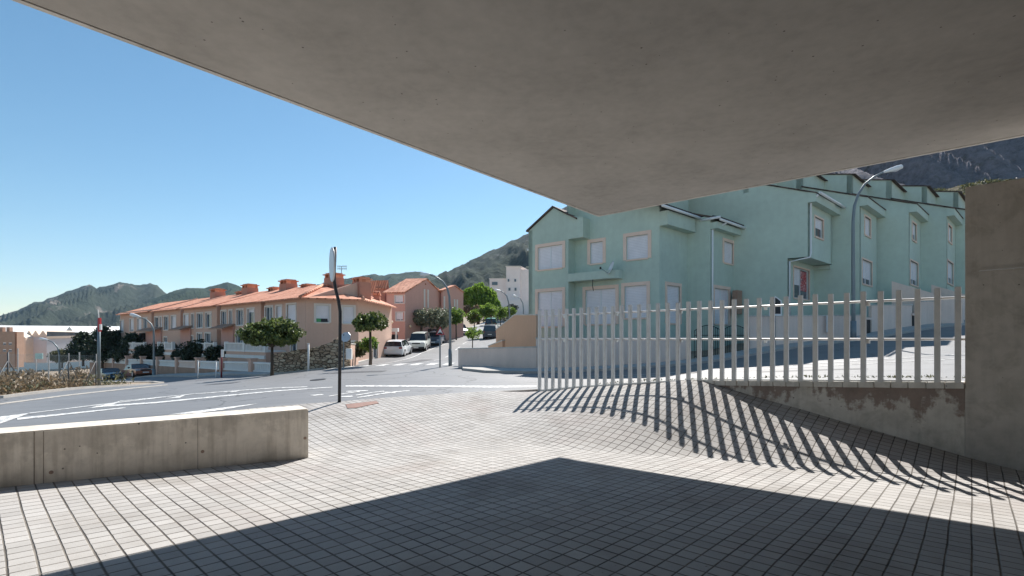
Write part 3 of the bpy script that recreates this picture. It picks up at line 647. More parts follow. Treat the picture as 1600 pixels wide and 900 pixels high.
def up_house(i, S, front, z_eave, base, wins_u, wins_l, lower_back=0.0, label='', backlen=9.5):
    """one house of the green row. S: street-side left corner; front: facade width"""
    r = thing('row_house', label, 'house', (S.x, S.y, base), 0, 'green terraced houses stepping up the street')
    A = S; Bf = S+sd*front; full = 6.4
    mb = MB(); back = -wd
    # party wall with sloping top, then higher rear block
    sl = .36; q1 = 3.05; z1 = z_eave+q1*sl; z2 = z_eave+2.45
    lowz = 4.64 if lower_back else base-1.5
    poly = []
    def pt(q, z): p = A+back*q; return Vector((p.x, p.y, z))
    th_ = sd*.3
    mb.solid([pt(lower_back, base-1.5), pt(lower_back, lowz), pt(0, lowz), pt(0, z_eave), pt(q1, z1), pt(q1, base-1.5)], th_)
    mb.solid([pt(q1, base-1.5), pt(q1, z2), pt(q1+1.6, z2+.3), pt(backlen, z2+.5), pt(backlen, base-1.5)], th_)
    # rear block front face and right side
    p = A+back*q1; mb.solid([tuple(p[:2])+(z1-.6,), tuple((p+sd*full)[:2])+(z1-.6,), tuple((p+sd*full)[:2])+(z2,), tuple(p[:2])+(z2,)], back*.3)
    # recessed part of the front beside the projecting bay
    R0 = Bf+back*1.5; mb.solid([tuple(R0[:2])+(base-1.5,), tuple((R0+sd*(full-front))[:2])+(base-1.5,), tuple((R0+sd*(full-front))[:2])+(z_eave+.5,), tuple(R0[:2])+(z_eave+.5,)], back*.3)
    mb.solid([tuple(Bf[:2])+(base-1.5 if not lower_back else lowz,), tuple((Bf+back*3)[:2])+(base-1.5 if not lower_back else lowz,), tuple((Bf+back*3)[:2])+(z_eave+.9,), tuple(Bf[:2])+(z_eave,)], -sd*.25)
    hu = [(x0, x1, a, b) for x0, x1, a, b, *_ in wins_u]; hl = [(x0, x1, a, b) for x0, x1, a, b, *_ in wins_l]
    if lower_back:
        facade(mb, A, sd, front, lowz, z_eave, hu)
        LO = A+back*lower_back; facade(mb, LO, sd, full-1.2, base-1.5, lowz, hl)
        # underside of the overhanging upper floor
        mb.quad(tuple(A[:2])+(lowz,), tuple(Bf[:2])+(lowz,), tuple((Bf+back*1.6)[:2])+(lowz,), tuple((A+back*1.0)[:2])+(lowz,))
        # balcony slab with parapet on the right
        mb.obox(Bf+back*.1, sd, wd, (.0, 1.9), (-1.5, 0), lowz-.25, lowz+.05); mb.obox(Bf, sd, wd, (.0, 1.9), (-.25, -.1), lowz+.05, lowz+.95)
        mb.obox(Bf+sd*1.9, sd, wd, (-.15, 0), (-1.5, -.25), lowz+.05, lowz+.95)
    else:
        LO = A; facade(mb, A, sd, front, base-1.5, z_eave, hu+hl)
        mb.obox(Bf, sd, wd, (.0, 1.4), (-1.5, -.45), z_eave-4.4, z_eave-4.2)
    # rear wall closes the block
    mb.solid([tuple((A+back*backlen)[:2])+(base-1.5,), tuple((A+back*backlen+sd*full)[:2])+(base-1.5,), tuple((A+back*backlen+sd*full)[:2])+(z2+.5,), tuple((A+back*backlen)[:2])+(z2+.5,)], wd*.3)
    mb.build('wall', M['green'], r)
    # projecting cornice box below the eaves
    mb = MB(); a0 = A-sd*.04; c = [a0+wd*.42, Bf+sd*.3+wd*.42, Bf+sd*.3, a0]
    mb.prism([p_[:2] for p_ in c], z_eave-.60, [z_eave-.14, z_eave-.14, z_eave, z_eave]); mb.build('cornice', M['green'], r)
    # front roof slope, rear roof
    mb = MB(); ov = .46
    f0 = A-sd*.1+wd*ov; f1 = Bf+sd*.38+wd*ov; g0 = A-sd*.1+back*q1; g1_ = A+sd*full+back*q1
    zE = z_eave-ov*sl+.02
    slab(mb, [tuple(f0[:2])+(zE,), tuple(f1[:2])+(zE,), tuple((Bf+sd*.38+back*q1)[:2])+(z1+.02,), tuple(g0[:2])+(z1+.02,)], .055)
    h0 = A-sd*.1+back*(q1-.22); h1 = A+sd*full+back*(q1-.22); k0 = A-sd*.1+back*(q1+1.6); k1 = A+sd*full+back*(q1+1.6); m0 = A-sd*.1+back*backlen; m1 = A+sd*full+back*backlen
    slab(mb, [tuple(h0[:2])+(z2-.03,), tuple(h1[:2])+(z2-.03,), tuple(k1[:2])+(z2+.32,), tuple(k0[:2])+(z2+.32,)], .055)
    slab(mb, [tuple(k0[:2])+(z2+.32,), tuple(k1[:2])+(z2+.32,), tuple(m1[:2])+(z2+.52,), tuple(m0[:2])+(z2+.52,)], .09)
    j0 = Bf+sd*.38+back*.6; slab(mb, [tuple(j0[:2])+(z_eave+.25,), tuple((A+sd*full+back*.6)[:2])+(z_eave+.25,), tuple((A+sd*full+back*q1)[:2])+(z1,), tuple((Bf+sd*.38+back*q1)[:2])+(z1,)], .09)
    mb.build('roof', M['tile_g'], r)
    for x0, x1, a, b, kw in wins_u: window(r, A, sd, (x0, x1, a, b), M['pinktrim'], **kw)
    for x0, x1, a, b, kw in wins_l: window(r, LO, sd, (x0, x1, a, b), M['pinktrim'], **kw)
    return r, A, Bf, LO
def S_at(px, Z): return V2(X(px, Z), Z)
def fw(S, pxe): return ray_t((S.x, S.y), (sd.x, sd.y), pxe)
def xr(S, a, b): return ray_t((S.x, S.y), (sd.x, sd.y), a), ray_t((S.x, S.y), (sd.x, sd.y), b)
S2 = S_at(1262, 27.9); S3 = S_at(1343, 30.2); S4 = S_at(1420, 32.3); S5 = S_at(1479, 34.3); S6 = V2(34.4, 36.4); S7 = V2(38.7, 38.5)
a, b = xr(S2, 1273, 1286); LO2 = S2-wd*1.0; c_, d_ = ray_t((LO2.x, LO2.y), (sd.x, sd.y), 1240), ray_t((LO2.x, LO2.y), (sd.x, sd.y), 1264)
r2, A2, B2, L2 = up_house(2, S2, fw(S2, 1300), 8.28, -.6, [(a, b, 5.98, 7.1, dict(frac=.5, leaves=1))], [(c_, d_, 2.45, 4.25, dict(frac=.0, leaves=2))], 1.0,
    'green terraced house with overhanging upper floor and a red poster in its window')
r3, A3, B3, L3 = up_house(3, S3, fw(S3, 1370), 8.7, .2, [(*xr(S3, 1351, 1360), 6.55, 7.7, dict(frac=1))], [(*xr(S3, 1347, 1362), 3.45, 4.95, dict(frac=.75, leaves=2))], 0,
    'green terraced house just right of the tall curved street lamp')
r4, A4, B4, L4 = up_house(4, S4, fw(S4, 1439), 8.85, .6, [(*xr(S4, 1425, 1431.5), 6.65, 7.8, dict(frac=.6))], [(*xr(S4, 1422, 1434), 3.65, 5.2, dict(frac=.75, leaves=2))], 0,
    'green terraced house third from the tall concrete wall, between two similar houses')
r5, A5, B5, L5 = up_house(5, S5, fw(S5, 1493), 9.1, 1.0, [(*xr(S5, 1481.5, 1487), 6.9, 8.05, dict(frac=1))], [(*xr(S5, 1480, 1489), 3.95, 5.5, dict(frac=.7, leaves=2))], 0,
    'green terraced house last fully seen front before the tall concrete wall')
up_house(6, S6, 3.2, 9.3, 1.4, [(.9, 1.7, 7.1, 8.2, dict(frac=1))], [(.6, 1.9, 4.2, 5.7, dict(frac=1))], 0, 'green terraced house half hidden behind the edge of the tall concrete wall')
up_house(7, S7, 3.2, 9.5, 1.8, [(.9, 1.7, 7.3, 8.4, dict(frac=1))], [(.6, 1.9, 4.4, 5.9, dict(frac=1))], 0, 'farthest green terraced house, only its rear roof edge showing above the others')
# red poster, gutters and downpipes of the overhanging house
n_s = V2(sd.y, -sd.x)
mb = MB(); mid = (c_+d_)/2; mb.obox(LO2, sd, n_s, (mid+.05, d_-.08), (-.125, -.115), 2.95, 4.15); po = mb.build('poster', None, r2)
k = NT('red_white_poster'); nn = k.noise(2.6, 3, .6, dist=1.5)
k.l(k.ramp(nn, [(.42, (.45, .02, .03)), (.46, (.5, .03, .04)), (.50, (.75, .7, .68)), (.54, (.5, .03, .04)), (.6, (.2, .05, .1))]), k.p.inputs['Base Color']); po.data.materials.append(k.m)
po['label'] = 'red poster with pale blotches behind the pane'
mb = MB(); mb.obox(LO2, sd, n_s, (c_+.08, mid-.05), (-.12, -.10), 3.25, 4.2); mb.build('blind', M['shutter'], r2)
def gutter(par, a0, a1, z, r=.075):
    mb = MB(); mb.tube([tuple(a0[:2])+(z,), tuple(a1[:2])+(z,)], r, 8); mb.build('gutter', M['whitem'], par, smooth=True)
gutter(r2, A2-sd*.1+wd*.62, B2+sd*.4+wd*.62, 8.28-.16)
mb = MB(); o1 = A2+n_s*.09+sd*.22; o2 = LO2+n_s*.09+sd*.1
mb.tube([tuple((A2+wd*.5)[:2])+(8.05,), tuple(o1[:2])+(7.7,), tuple(o1[:2])+(4.85,), tuple((A2+n_s*.09+sd*.1)[:2])+(4.62,), tuple(o2[:2])+(4.45,), tuple(o2[:2])+(-.6,)], .055, 8); mb.build('downpipe', M['whitem'], r2, smooth=True)

# corner house h1
C1 = V2(8.0, 26.9); s1 = sd
h1 = thing('corner_house', 'large pale green corner house with rounded balcony and closed white shutters', 'house', (C1.x, C1.y, -1.2))
ua = -wd*1.0                                             # along face A, away from the corner
UA = V2(-.771, .637)
# Face A runs from left (far) to C1; facade() wants outward normal right of u, so go from far end to C1
La = 7.9; A0 = C1+UA*La; uA = -UA; nA = V2(uA.y, -uA.x)
def xa(px): return ray_t((A0.x, A0.y), (uA.x, uA.y), px)
wz = 5.85; gw = 3.05; b_ = -2.5
wA = [(xa(922.5), xa(942), 4.5, 5.75, dict()), (xa(979), xa(1012.5), 4.5, 5.8, dict()), (xa(915), xa(962), .9, 2.95, dict(leaves=2)), (xa(976), xa(1010.5), 1.2, 3.0, dict())]
mb = MB(); x_b = xa(889)                                   # bay covers x < x_b
facade(mb, A0, uA, La, b_, 9.2, [w[:4] for w in wA])
facade(mb, C1, s1, 3.0, b_, 7.0, [])
mb2 = mb
# face B segments
t1 = ray_t((C1.x, C1.y), (s1.x, s1.y), 1074); K1 = C1+s1*t1; t2 = ray_t((K1.x, K1.y), (wd.x, wd.y), 1110); K2 = K1+wd*t2; t3 = ray_t((K2.x, K2.y), (s1.x, s1.y), 1158.5); K3 = K2+s1*(t3+.3)
mb = MB(); xk = xa(886); facade(mb, A0, uA, xk, b_, 6.4); facade(mb, A0+uA*xk, uA, La-xk, b_, 9.2, [(w[0]-xk, w[1]-xk, w[2], w[3]) for w in wA])
def xs_(P, a, b): return ray_t((P.x, P.y), (s1.x, s1.y), a), ray_t((P.x, P.y), (s1.x, s1.y), b)
wB1 = [(*xs_(C1, 1042, 1062), .9, 3.0, dict())]
wB2 = [(*xs_(K2, 1131, 1145), 4.55, 5.8, dict()), (*xs_(K2, 1116, 1139), .9, 2.95, dict(leaves=2))]
facade(mb, C1, s1, t1, b_, 7.1, [w[:4] for w in wB1]); facade(mb, K1, wd, t2, b_, 7.0); facade(mb, K2, s1, t3+.3, b_, 6.85, [w[:4] for w in wB2])
# cornice block on face B and on the bay
mb.prism([p[:2] for p in (C1-s1*.0+n_s*.5, K1+n_s*.5, K1+n_s*.0, C1)], 6.15, 6.92)
mb.prism([p[:2] for p in (K2+n_s*.42, K3+n_s*.42, K3, K2)], 6.25, 6.62)
# bay (projects .75)
BY = .75; bo = A0+nA*BY-uA*.0; 
def xbay(px): return ray_t((bo.x, bo.y), (uA.x, uA.y), px)
xl, xrr = xbay(826), xbay(888)
wY = [(xbay(840.5), xbay(879), 4.35, 5.75, dict(leaves=2)), (xbay(840.5), xbay(879), .8, 2.95, dict(leaves=2))]
bl = bo+uA*xl
facade(mb, bl, uA, xrr-xl, b_, 6.45, [(w[0]-xl, w[1]-xl, w[2], w[3]) for w in wY])
P3 = lambda p, z: (p.x, p.y, z)
ax_ = xbay(865)-xl; er = bl+uA*(xrr-xl); ea = bl+uA*ax_
zl, za, zr = 6.9, 8.05, 7.42
mb.solid([P3(bl, 6.45), P3(er, 6.45), P3(er, zr), P3(ea, za), P3(bl, zl)], -nA*.3)
facade(mb, er, -nA, 1.0, b_, 8.6)                          # right return of the bay
lw = bl-nA*6; mb.solid([P3(bl, b_), P3(lw, b_), P3(lw, zl), P3(bl, zl)], uA*.3)    # left return
# eave box over the recess
pr_ = [er, er+uA*(xbay(911)-xrr), er+uA*(xbay(911)-xrr)-nA*BY, er-nA*BY]
mb.prism([p[:2] for p in pr_], 6.0, [zr-.0, zr-.25, zr-.25, zr])
# house body behind (closes the volume, blocks light)
bk = -nA
mb.prism([p[:2] for p in (A0+bk*.4, C1+bk*.4+UA*.2, K1+n_s*-.6, K2-n_s*.5+s1*.5, K3-n_s*.6, K3-n_s*7, A0+bk*7)], b_, 6.3)
Ak = A0+uA*xk; mb.solid([P3(Ak+bk*.3, 6.3), P3(C1+bk*.3, 6.3), P3(C1+bk*.3, 9.15), P3(Ak+bk*.3, 9.15)], bk*4)
# lower side wing at far left
w1 = bl-nA*1.6-uA*.9; mb.prism([p[:2] for p in (w1, w1+uA*1.2, w1+uA*1.2-nA*5, w1-nA*5)], b_, 6.0)
mb.build('wall', M['greend'], h1)
mb = MB(); mb.obox(w1, uA, nA, (-.35, 1.0), (-5, .15), 6.0, 6.12); mb.build('wing_roof', M['whitem'], h1)
for w in wA: window(h1, A0, uA, w[:4], M['pinktrim'], tw=.2, **w[4])
for w in wB1: window(h1, C1, s1, w[:4], M['pinktrim'], tw=.18, **w[4])
for w in wB2: window(h1, K2, s1, w[:4], M['pinktrim'], tw=.18, **w[4])
for w in wY: window(h1, bo, uA, w[:4], M['pinktrim'], tw=.2, **w[4])
# roofs: bay gable edge, main tiled slope along face B
mb = MB()
for pa, zA, pb, zB in ((bl-uA*.12, zl-.05, ea, za+.03), (ea, za+.03, er+uA*.62, zr-.33)):
    mb.solid([P3(pa+nA*.14, zA), P3(pb+nA*.14, zB), P3(pb+nA*.14, zB+.09), P3(pa+nA*.14, zA+.09)], -nA*3.5)
mb.solid([P3(C1-s1*.9+n_s*.62, 6.98), P3(K1+n_s*.62+s1*.1, 6.98), P3(K1-n_s*3, 8.25), P3(C1-s1*.9-n_s*3, 8.25)], (0, 0, .1))
mb.solid([P3(K2-s1*.1+n_s*.52, 6.72), P3(K3+n_s*.52+s1*.05, 6.72), P3(K3-n_s*3.5, 8.1), P3(K2-s1*.1-n_s*3.5, 8.1)], (0, 0, .1))
mb.solid([P3(Ak+nA*.3, 9.15), P3(C1+nA*.3+uA*.3, 9.15), P3(C1+uA*.3-nA*5, 9.9), P3(Ak-nA*5, 9.9)], (0, 0, .1))
mb.build('roof', M['tile_g'], h1)
def tilecaps(par, a0, a1, z, dirn, n):
    mb = MB()
    for i in range(n):
        p = a0+(a1-a0)*((i+.5)/n); mb.tube([P3(p, z), P3(p-dirn*.5, z+.18)], .07, 7)
    mb.build('eave_tiles', M['darktile'], par, smooth=True)
tilecaps(h1, C1-s1*.9+n_s*.66, K1+n_s*.66, 7.07, n_s, 17); tilecaps(h1, K2+n_s*.56, K3+n_s*.56, 6.80, n_s, 18)
gutter(h1, C1-s1*.9+n_s*.72, K1+n_s*.72+s1*.15, 6.95); gutter(h1, K1+n_s*.72+s1*.15, K2-s1*.1+n_s*.62, 6.82); gutter(h1, K2-s1*.1+n_s*.62, K3+n_s*.62, 6.68)
mb = MB(); q = K2+n_s*.09+s1*.08; mb.tube([P3(K2+n_s*.6+s1*.7, 6.62), P3(q+s1*.35, 6.35), P3(q, 6.2), P3(q, -1)], .055, 8); mb.build('downpipe', M['whitem'], h1, smooth=True)
# balcony canopy with rounded right end
mb = MB(); x0 = xrr-.02; ring = [er-nA*.02, er-nA*BY]; c0 = A0+uA*xa(962)
rr_ = [er, ]
ctr = A0+uA*(xa(955)); 
arc = [ctr+uA*(.75*math.sin(t))+nA*(.75*math.cos(t)) for t in np.linspace(0, math.pi/2, 9)]
mb.prism([p[:2] for p in [er-nA*.75, er]+arc], 3.45, 3.92); mb.build('balcony', M['green'], h1)
# satellite dish on the balcony
dc = W(953, 418, 27.6); dd_ = V2(-.2, -.5).normalized()
dish = thing('satellite_dish', 'small white satellite dish standing on the rounded green balcony', 'satellite dish', (dc.x+.1, dc.y+.3, 3.92))
mb = MB(); cd_ = W(954.5, 418.5, 28.0); nrm = Vector((-.92, -.1, .38)).normalized(); a_ = nrm.cross(Vector((0, 0, 1))).normalized(); b2_ = a_.cross(nrm)
vs = [cd_-nrm*.06]; fs = []
for r_, dz in ((.16, -.045), (.30, -.015), (.40, .02)):
    for k_ in range(18): an = math.tau*k_/18; vs.append(cd_+(a_*math.cos(an)+b2_*math.sin(an))*r_+nrm*dz)
fs = [(0, 1+k_, 1+(k_+1) % 18) for k_ in range(18)]
for j in range(2): fs += [(1+j*18+k_, 1+(j+1)*18+k_, 1+(j+1)*18+(k_+1) % 18, 1+j*18+(k_+1) % 18) for k_ in range(18)]
mb.add(vs, fs); o_ = mb.build('dish', M['whitem'], dish, smooth=True); md = o_.modifiers.new('t', 'SOLIDIFY'); md.thickness = .012
mb = MB(); mb.tube([tuple((cd_-nrm*.06)), W(957, 424, 28.05), (W(957, 424, 28.05).x, 28.05, 3.9)], .02, 6); mb.tube([tuple(cd_-b2_*.35), tuple(cd_+nrm*.55-b2_*.25)], .013, 6)
mb.build('mast', M['lampsteel'], dish)
mb = MB(); p = cd_+nrm*.55-b2_*.25; mb.box(p, (.09, .09, .12)); mb.build('receiver', M['dark'], dish)
# dangling wire and small wall spots
mb = MB(); mb.tube([P3(A0+uA*xa(937)+nA*.78, 3.45), P3(A0+uA*xa(936)+nA*.76, 3.1), P3(A0+uA*xa(937)+nA*.72, 2.8)], .02, 6); mb.build('cable', M['dark'], h1)

# garden walls, gates
def garden(name, pts, zt, mat, label, cat='wall', th_=.18, zb=-3.0, cap=True):
    r = thing(name, label, cat, (pts[0][0], pts[0][1], zt[0]-1))
    mb = MB(); mc = MB()
    for i in range(len(pts)-1):
        p, q = V2(*pts[i]), V2(*pts[i+1]); u = (q-p).normalized(); n = V2(-u.y, u.x)
        mb.solid([P3(p, zb), P3(q, zb), P3(q, zt[i+1]), P3(p, zt[i])], n*th_)
        mc.solid([P3(p-n*.03-u*.02, zt[i]), P3(q-n*.03+u*.02, zt[i+1]), P3(q-n*.03+u*.02, zt[i+1]+.06), P3(p-n*.03-u*.02, zt[i]+.06)], n*(th_+.06))
    mb.build('wall_face', mat, r)
    if cap: mc.build('coping', M['conc_cap'], r)
    return r
garden('garden_wall', [(X(716, 25.2), 25.2), (X(838, 23.6), 23.6)], [(530-546)/F*25.2, (530-543)/F*23.6], M['beige'], 'plain beige garden wall on the street corner left of the picket fence')
p_a = (X(838.5, 23.6), 23.6); p_b = (X(1078, 24.6), 24.6)
garden('garden_wall', [p_a, (X(960, 24.0), 24.0), p_b], [.02, .03, .05], M['beige'], 'long beige garden wall under the corner house, seen through the picket fence')
garden('stepped_wall', [(X(775, 30.5), 30.5), (X(804, 28.6), 28.6), (X(838, 27.0), 27.0)], [.55, 1.38, 1.3], M['peach'], 'peach wall with a sloping top between the side street and the corner house')
garden('side_wall', [(X(763, 31.0), 31.0), (X(785, 29.5), 29.5)], [-.45, -.1], M['peach'], 'short low peach wall end beside the side street')
garden('garden_wall', [(X(1172, 25.3), 25.3), (X(1345, 27.3), 27.3)], [1.15, 1.28], M['beige'], 'beige garden wall in front of the overhanging green house')
garden('garden_wall', [(X(1362, 28.2), 28.2), (X(1425, 29.3), 29.3)], [1.9, 2.0], M['beige'], 'tall beige garden wall between two dark gates')
garden('garden_wall', [(X(1434, 29.5), 29.5), (X(1462, 30.3), 30.3)], [2.2, 2.3], M['beige'], 'short beige garden wall piece between dark doors near the tall concrete wall')
garden('garden_wall', [(X(1470, 30.4), 30.4), (X(1560, 33.5), 33.5)], [2.5, 2.9], M['beige'], 'beige garden wall rising behind the last fence posts')
for i, (pxa, pxb, Za, Zb, zt, lb) in enumerate(((1348, 1361, 27.6, 28.0, 1.3, 'narrow dark garden door between beige walls behind the fence'), (1426, 1433, 29.2, 29.4, 1.6, 'dark arched garden door, left of a pair behind the fence'), (1462.5, 1469.5, 30.3, 30.4, 1.9, 'dark garden door nearest the tall concrete wall'))):
    g_ = thing('garden_door', lb, 'door', (X(pxa, Za), Za, -.2)); mb = MB(); mb.prism([(X(pxa, Za)+.05, Za+.05), (X(pxb, Zb), Zb+.05), (X(pxb, Zb), Zb+.15), (X(pxa, Za)+.05, Za+.15)], -1, zt-.2); mb.build('door_leaf', M['iron'], g_)
    mb = MB(); mb.prism([(X(pxa, Za), Za), (X(pxb, Zb)+.05, Zb), (X(pxb, Zb)+.05, Zb+.2), (X(pxa, Za), Za+.2)], zt-.2, zt-.08); mb.build('lintel', M['beige'], g_)
# stair-side gables rising behind garden walls (beige slopes)
for (Sx, lb) in ((S4, 'slanting beige stair wall beside the third green terrace front'), (S5, 'slanting beige stair wall beside the second green terrace front')):
    p = Sx-sd*1.6+wd*.6; r = thing('stair_wall', lb, 'wall', (p.x, p.y, 0)); mb = MB()
    mb.solid([P3(p-wd*1.2, -.5), P3(p+wd*2.2, -.5), P3(p+wd*2.2, 2.2), P3(p-wd*1.2, 3.7)], sd*.2); mb.build('wall_face', M['beige'], r)
# wall boxes / meters
for (px, py, Z, lb) in ((1297, 506, 26.4, 'white meter box on the beige garden wall behind the fence'), ):
    p = W(px, py, Z); r = thing('meter_box', lb, 'box', p); mb = MB(); mb.box(p, (.34, .16, .9), .3); mb.build('cabinet', M['whitem'], r); mb = MB(); mb.box(p+Vector((.0, -.09, .15)), (.16, .02, .2), .3); mb.build('hatch', M['dark'], r)
# black iron fence with arcs
gi = thing('iron_fence', 'black iron railing with arched tops below the green corner house', 'fence', (X(1085, 24.8), 24.8, -.6))
pA_, pB_ = V2(X(1085, 24.7), 24.7), V2(X(1169, 25.2), 25.2); mb = MB(); n_ = 26
for i in range(n_+1):
    f_ = i/n_; p = pA_+(pB_-pA_)*f_; ztop = .42+.28*abs(math.sin(f_*math.pi*2.0)); mb.tube([P3(p, -1.4), P3(p, ztop)], .014, 5)
mb.build('bars', M['iron'], gi); mb = MB()
for z_ in (-.85, .2): mb.tube([P3(pA_, z_), P3(pB_, z_)], .02, 5)
mb.tube([P3(pA_+(pB_-pA_)*f_, .42+.28*abs(math.sin(f_*math.pi*2.0))) for f_ in np.linspace(0, 1, 33)], .018, 5); mb.build('rails', M['iron'], gi)
for px_, lb in ((1083.5, 'pier of the iron railing next to the garden wall end'),): pass
# porch roof block on corner house right (dark opening)
mb = MB(); p = K2+s1*(t3-.05)+n_s*.05; mb.box((X(1152, 29.6), 29.6, 2.2), (.6, .3, 1.4), .7); mb.build('meter_recess', M['brownwall'], h1)
# small street sign cut as a house-shaped dark panel behind the fence
r = thing('parking_meter_sign', 'small dark gable-topped sign panel with pale border behind the fence', 'sign', W(1212, 545, 24.5)); c0 = W(1212, 476, 24.5)
w_, h_ = .30, .55; poly = [(-w_, -h_), (w_, -h_), (w_, .2), (0, .42), (-w_, .2)]
mb = MB(); mb.solid([c0+Vector((x_, 0, z_)) for x_, z_ in poly], (0, .05, 0)); mb.build('panel', M['whitem'], r)
mb = MB(); mb.solid([c0+Vector((x_*.78, -.012, z_*.82)) for x_, z_ in poly], (0, .01, 0)); mb.build('face', M['polemat'], r)
mb = MB(); mb.tube([c0+Vector((0, .03, -.5)), (c0.x, c0.y+.03, -1.2)], .03, 8); mb.build('post', M['lampsteel'], r)

# ------------------------------------------------------------------ terracotta row
P1 = V2(-15.0, 36.0); P0 = V2(X(182, 63), 63); rd = (P0-P1).normalized(); ru = -rd; rn = V2(ru.y, -ru.x)   # ru: left->right, rn: outward
def tr(px): return ray_t((P1.x, P1.y), (rd.x, rd.y), px)
units = [(477, 408), (408, 339), (339, 282), (282, 237), (237, 183)]
M['tile_r'] = m_tile('terracotta_barrel_tile', (rd.x, rd.y, 0), (.54, .21, .12), (.80, .39, .25), .26)
ulabel = ['terracotta corner house with hipped tile roof and banner under a shutter', 'terracotta terraced house left of the corner house, partly behind the round-topped tree', 'middle terracotta terraced house with white balustrade above the parked-car road', 'terracotta terraced house with an air conditioner box, second from the far end', 'far left terracotta terraced house at the end of the row beside the dark conifers']
dwin = [[(481, 493, 0)], ]
zE = 3.02
def win_px(px0, px1, zb, zt, fr=.0, lv=2): return (px0, px1, zb, zt, fr, lv)
UW = [  # per unit, upper and lower windows as pixel spans
 [(414.5, 426, 1.35, 2.55, .0, 2), (432, 440, 1.35, 2.55, 1, 1), (448.5, 462, 1.3, 2.6, .9, 1), (455, 463, -.9, .1, .3, 1)],
 [(345, 353.5, 1.2, 2.5, 0, 2), (358.5, 362.5, 1.2, 2.5, 0, 1), (370, 380, 1.2, 2.5, 0, 2), (387, 397, 1.2, 2.5, .2, 1), (369.5, 379.5, -.35, .7, .1, 2)],
 [(287.5, 294.5, 1.1, 2.45, .9, 1), (299.5, 303, 1.1, 2.45, 0, 1), (308, 317, 1.1, 2.45, 0, 2), (321.5, 330, 1.1, 2.45, .1, 1), (308, 315.5, -.8, .55, .0, 2), (321, 329, -.8, .55, 0, 2), (299, 302, -1.2, .3, 0, 1)],
 [(242, 247.5, 1.0, 2.4, 0, 1), (250, 253, 1.0, 2.4, 1, 1), (256.5, 263, 1.0, 2.4, 0, 2), (268, 275, 1.0, 2.4, .9, 1), (256.5, 261, -1.3, .2, 0, 1)],
 [(187.5, 193, .9, 2.3, .9, 1), (203, 209, 1.0, 2.4, .9, 1), (215, 221, 1.0, 2.4, .9, 1), (224.5, 230, 1.0, 2.4, 0, 2)]]
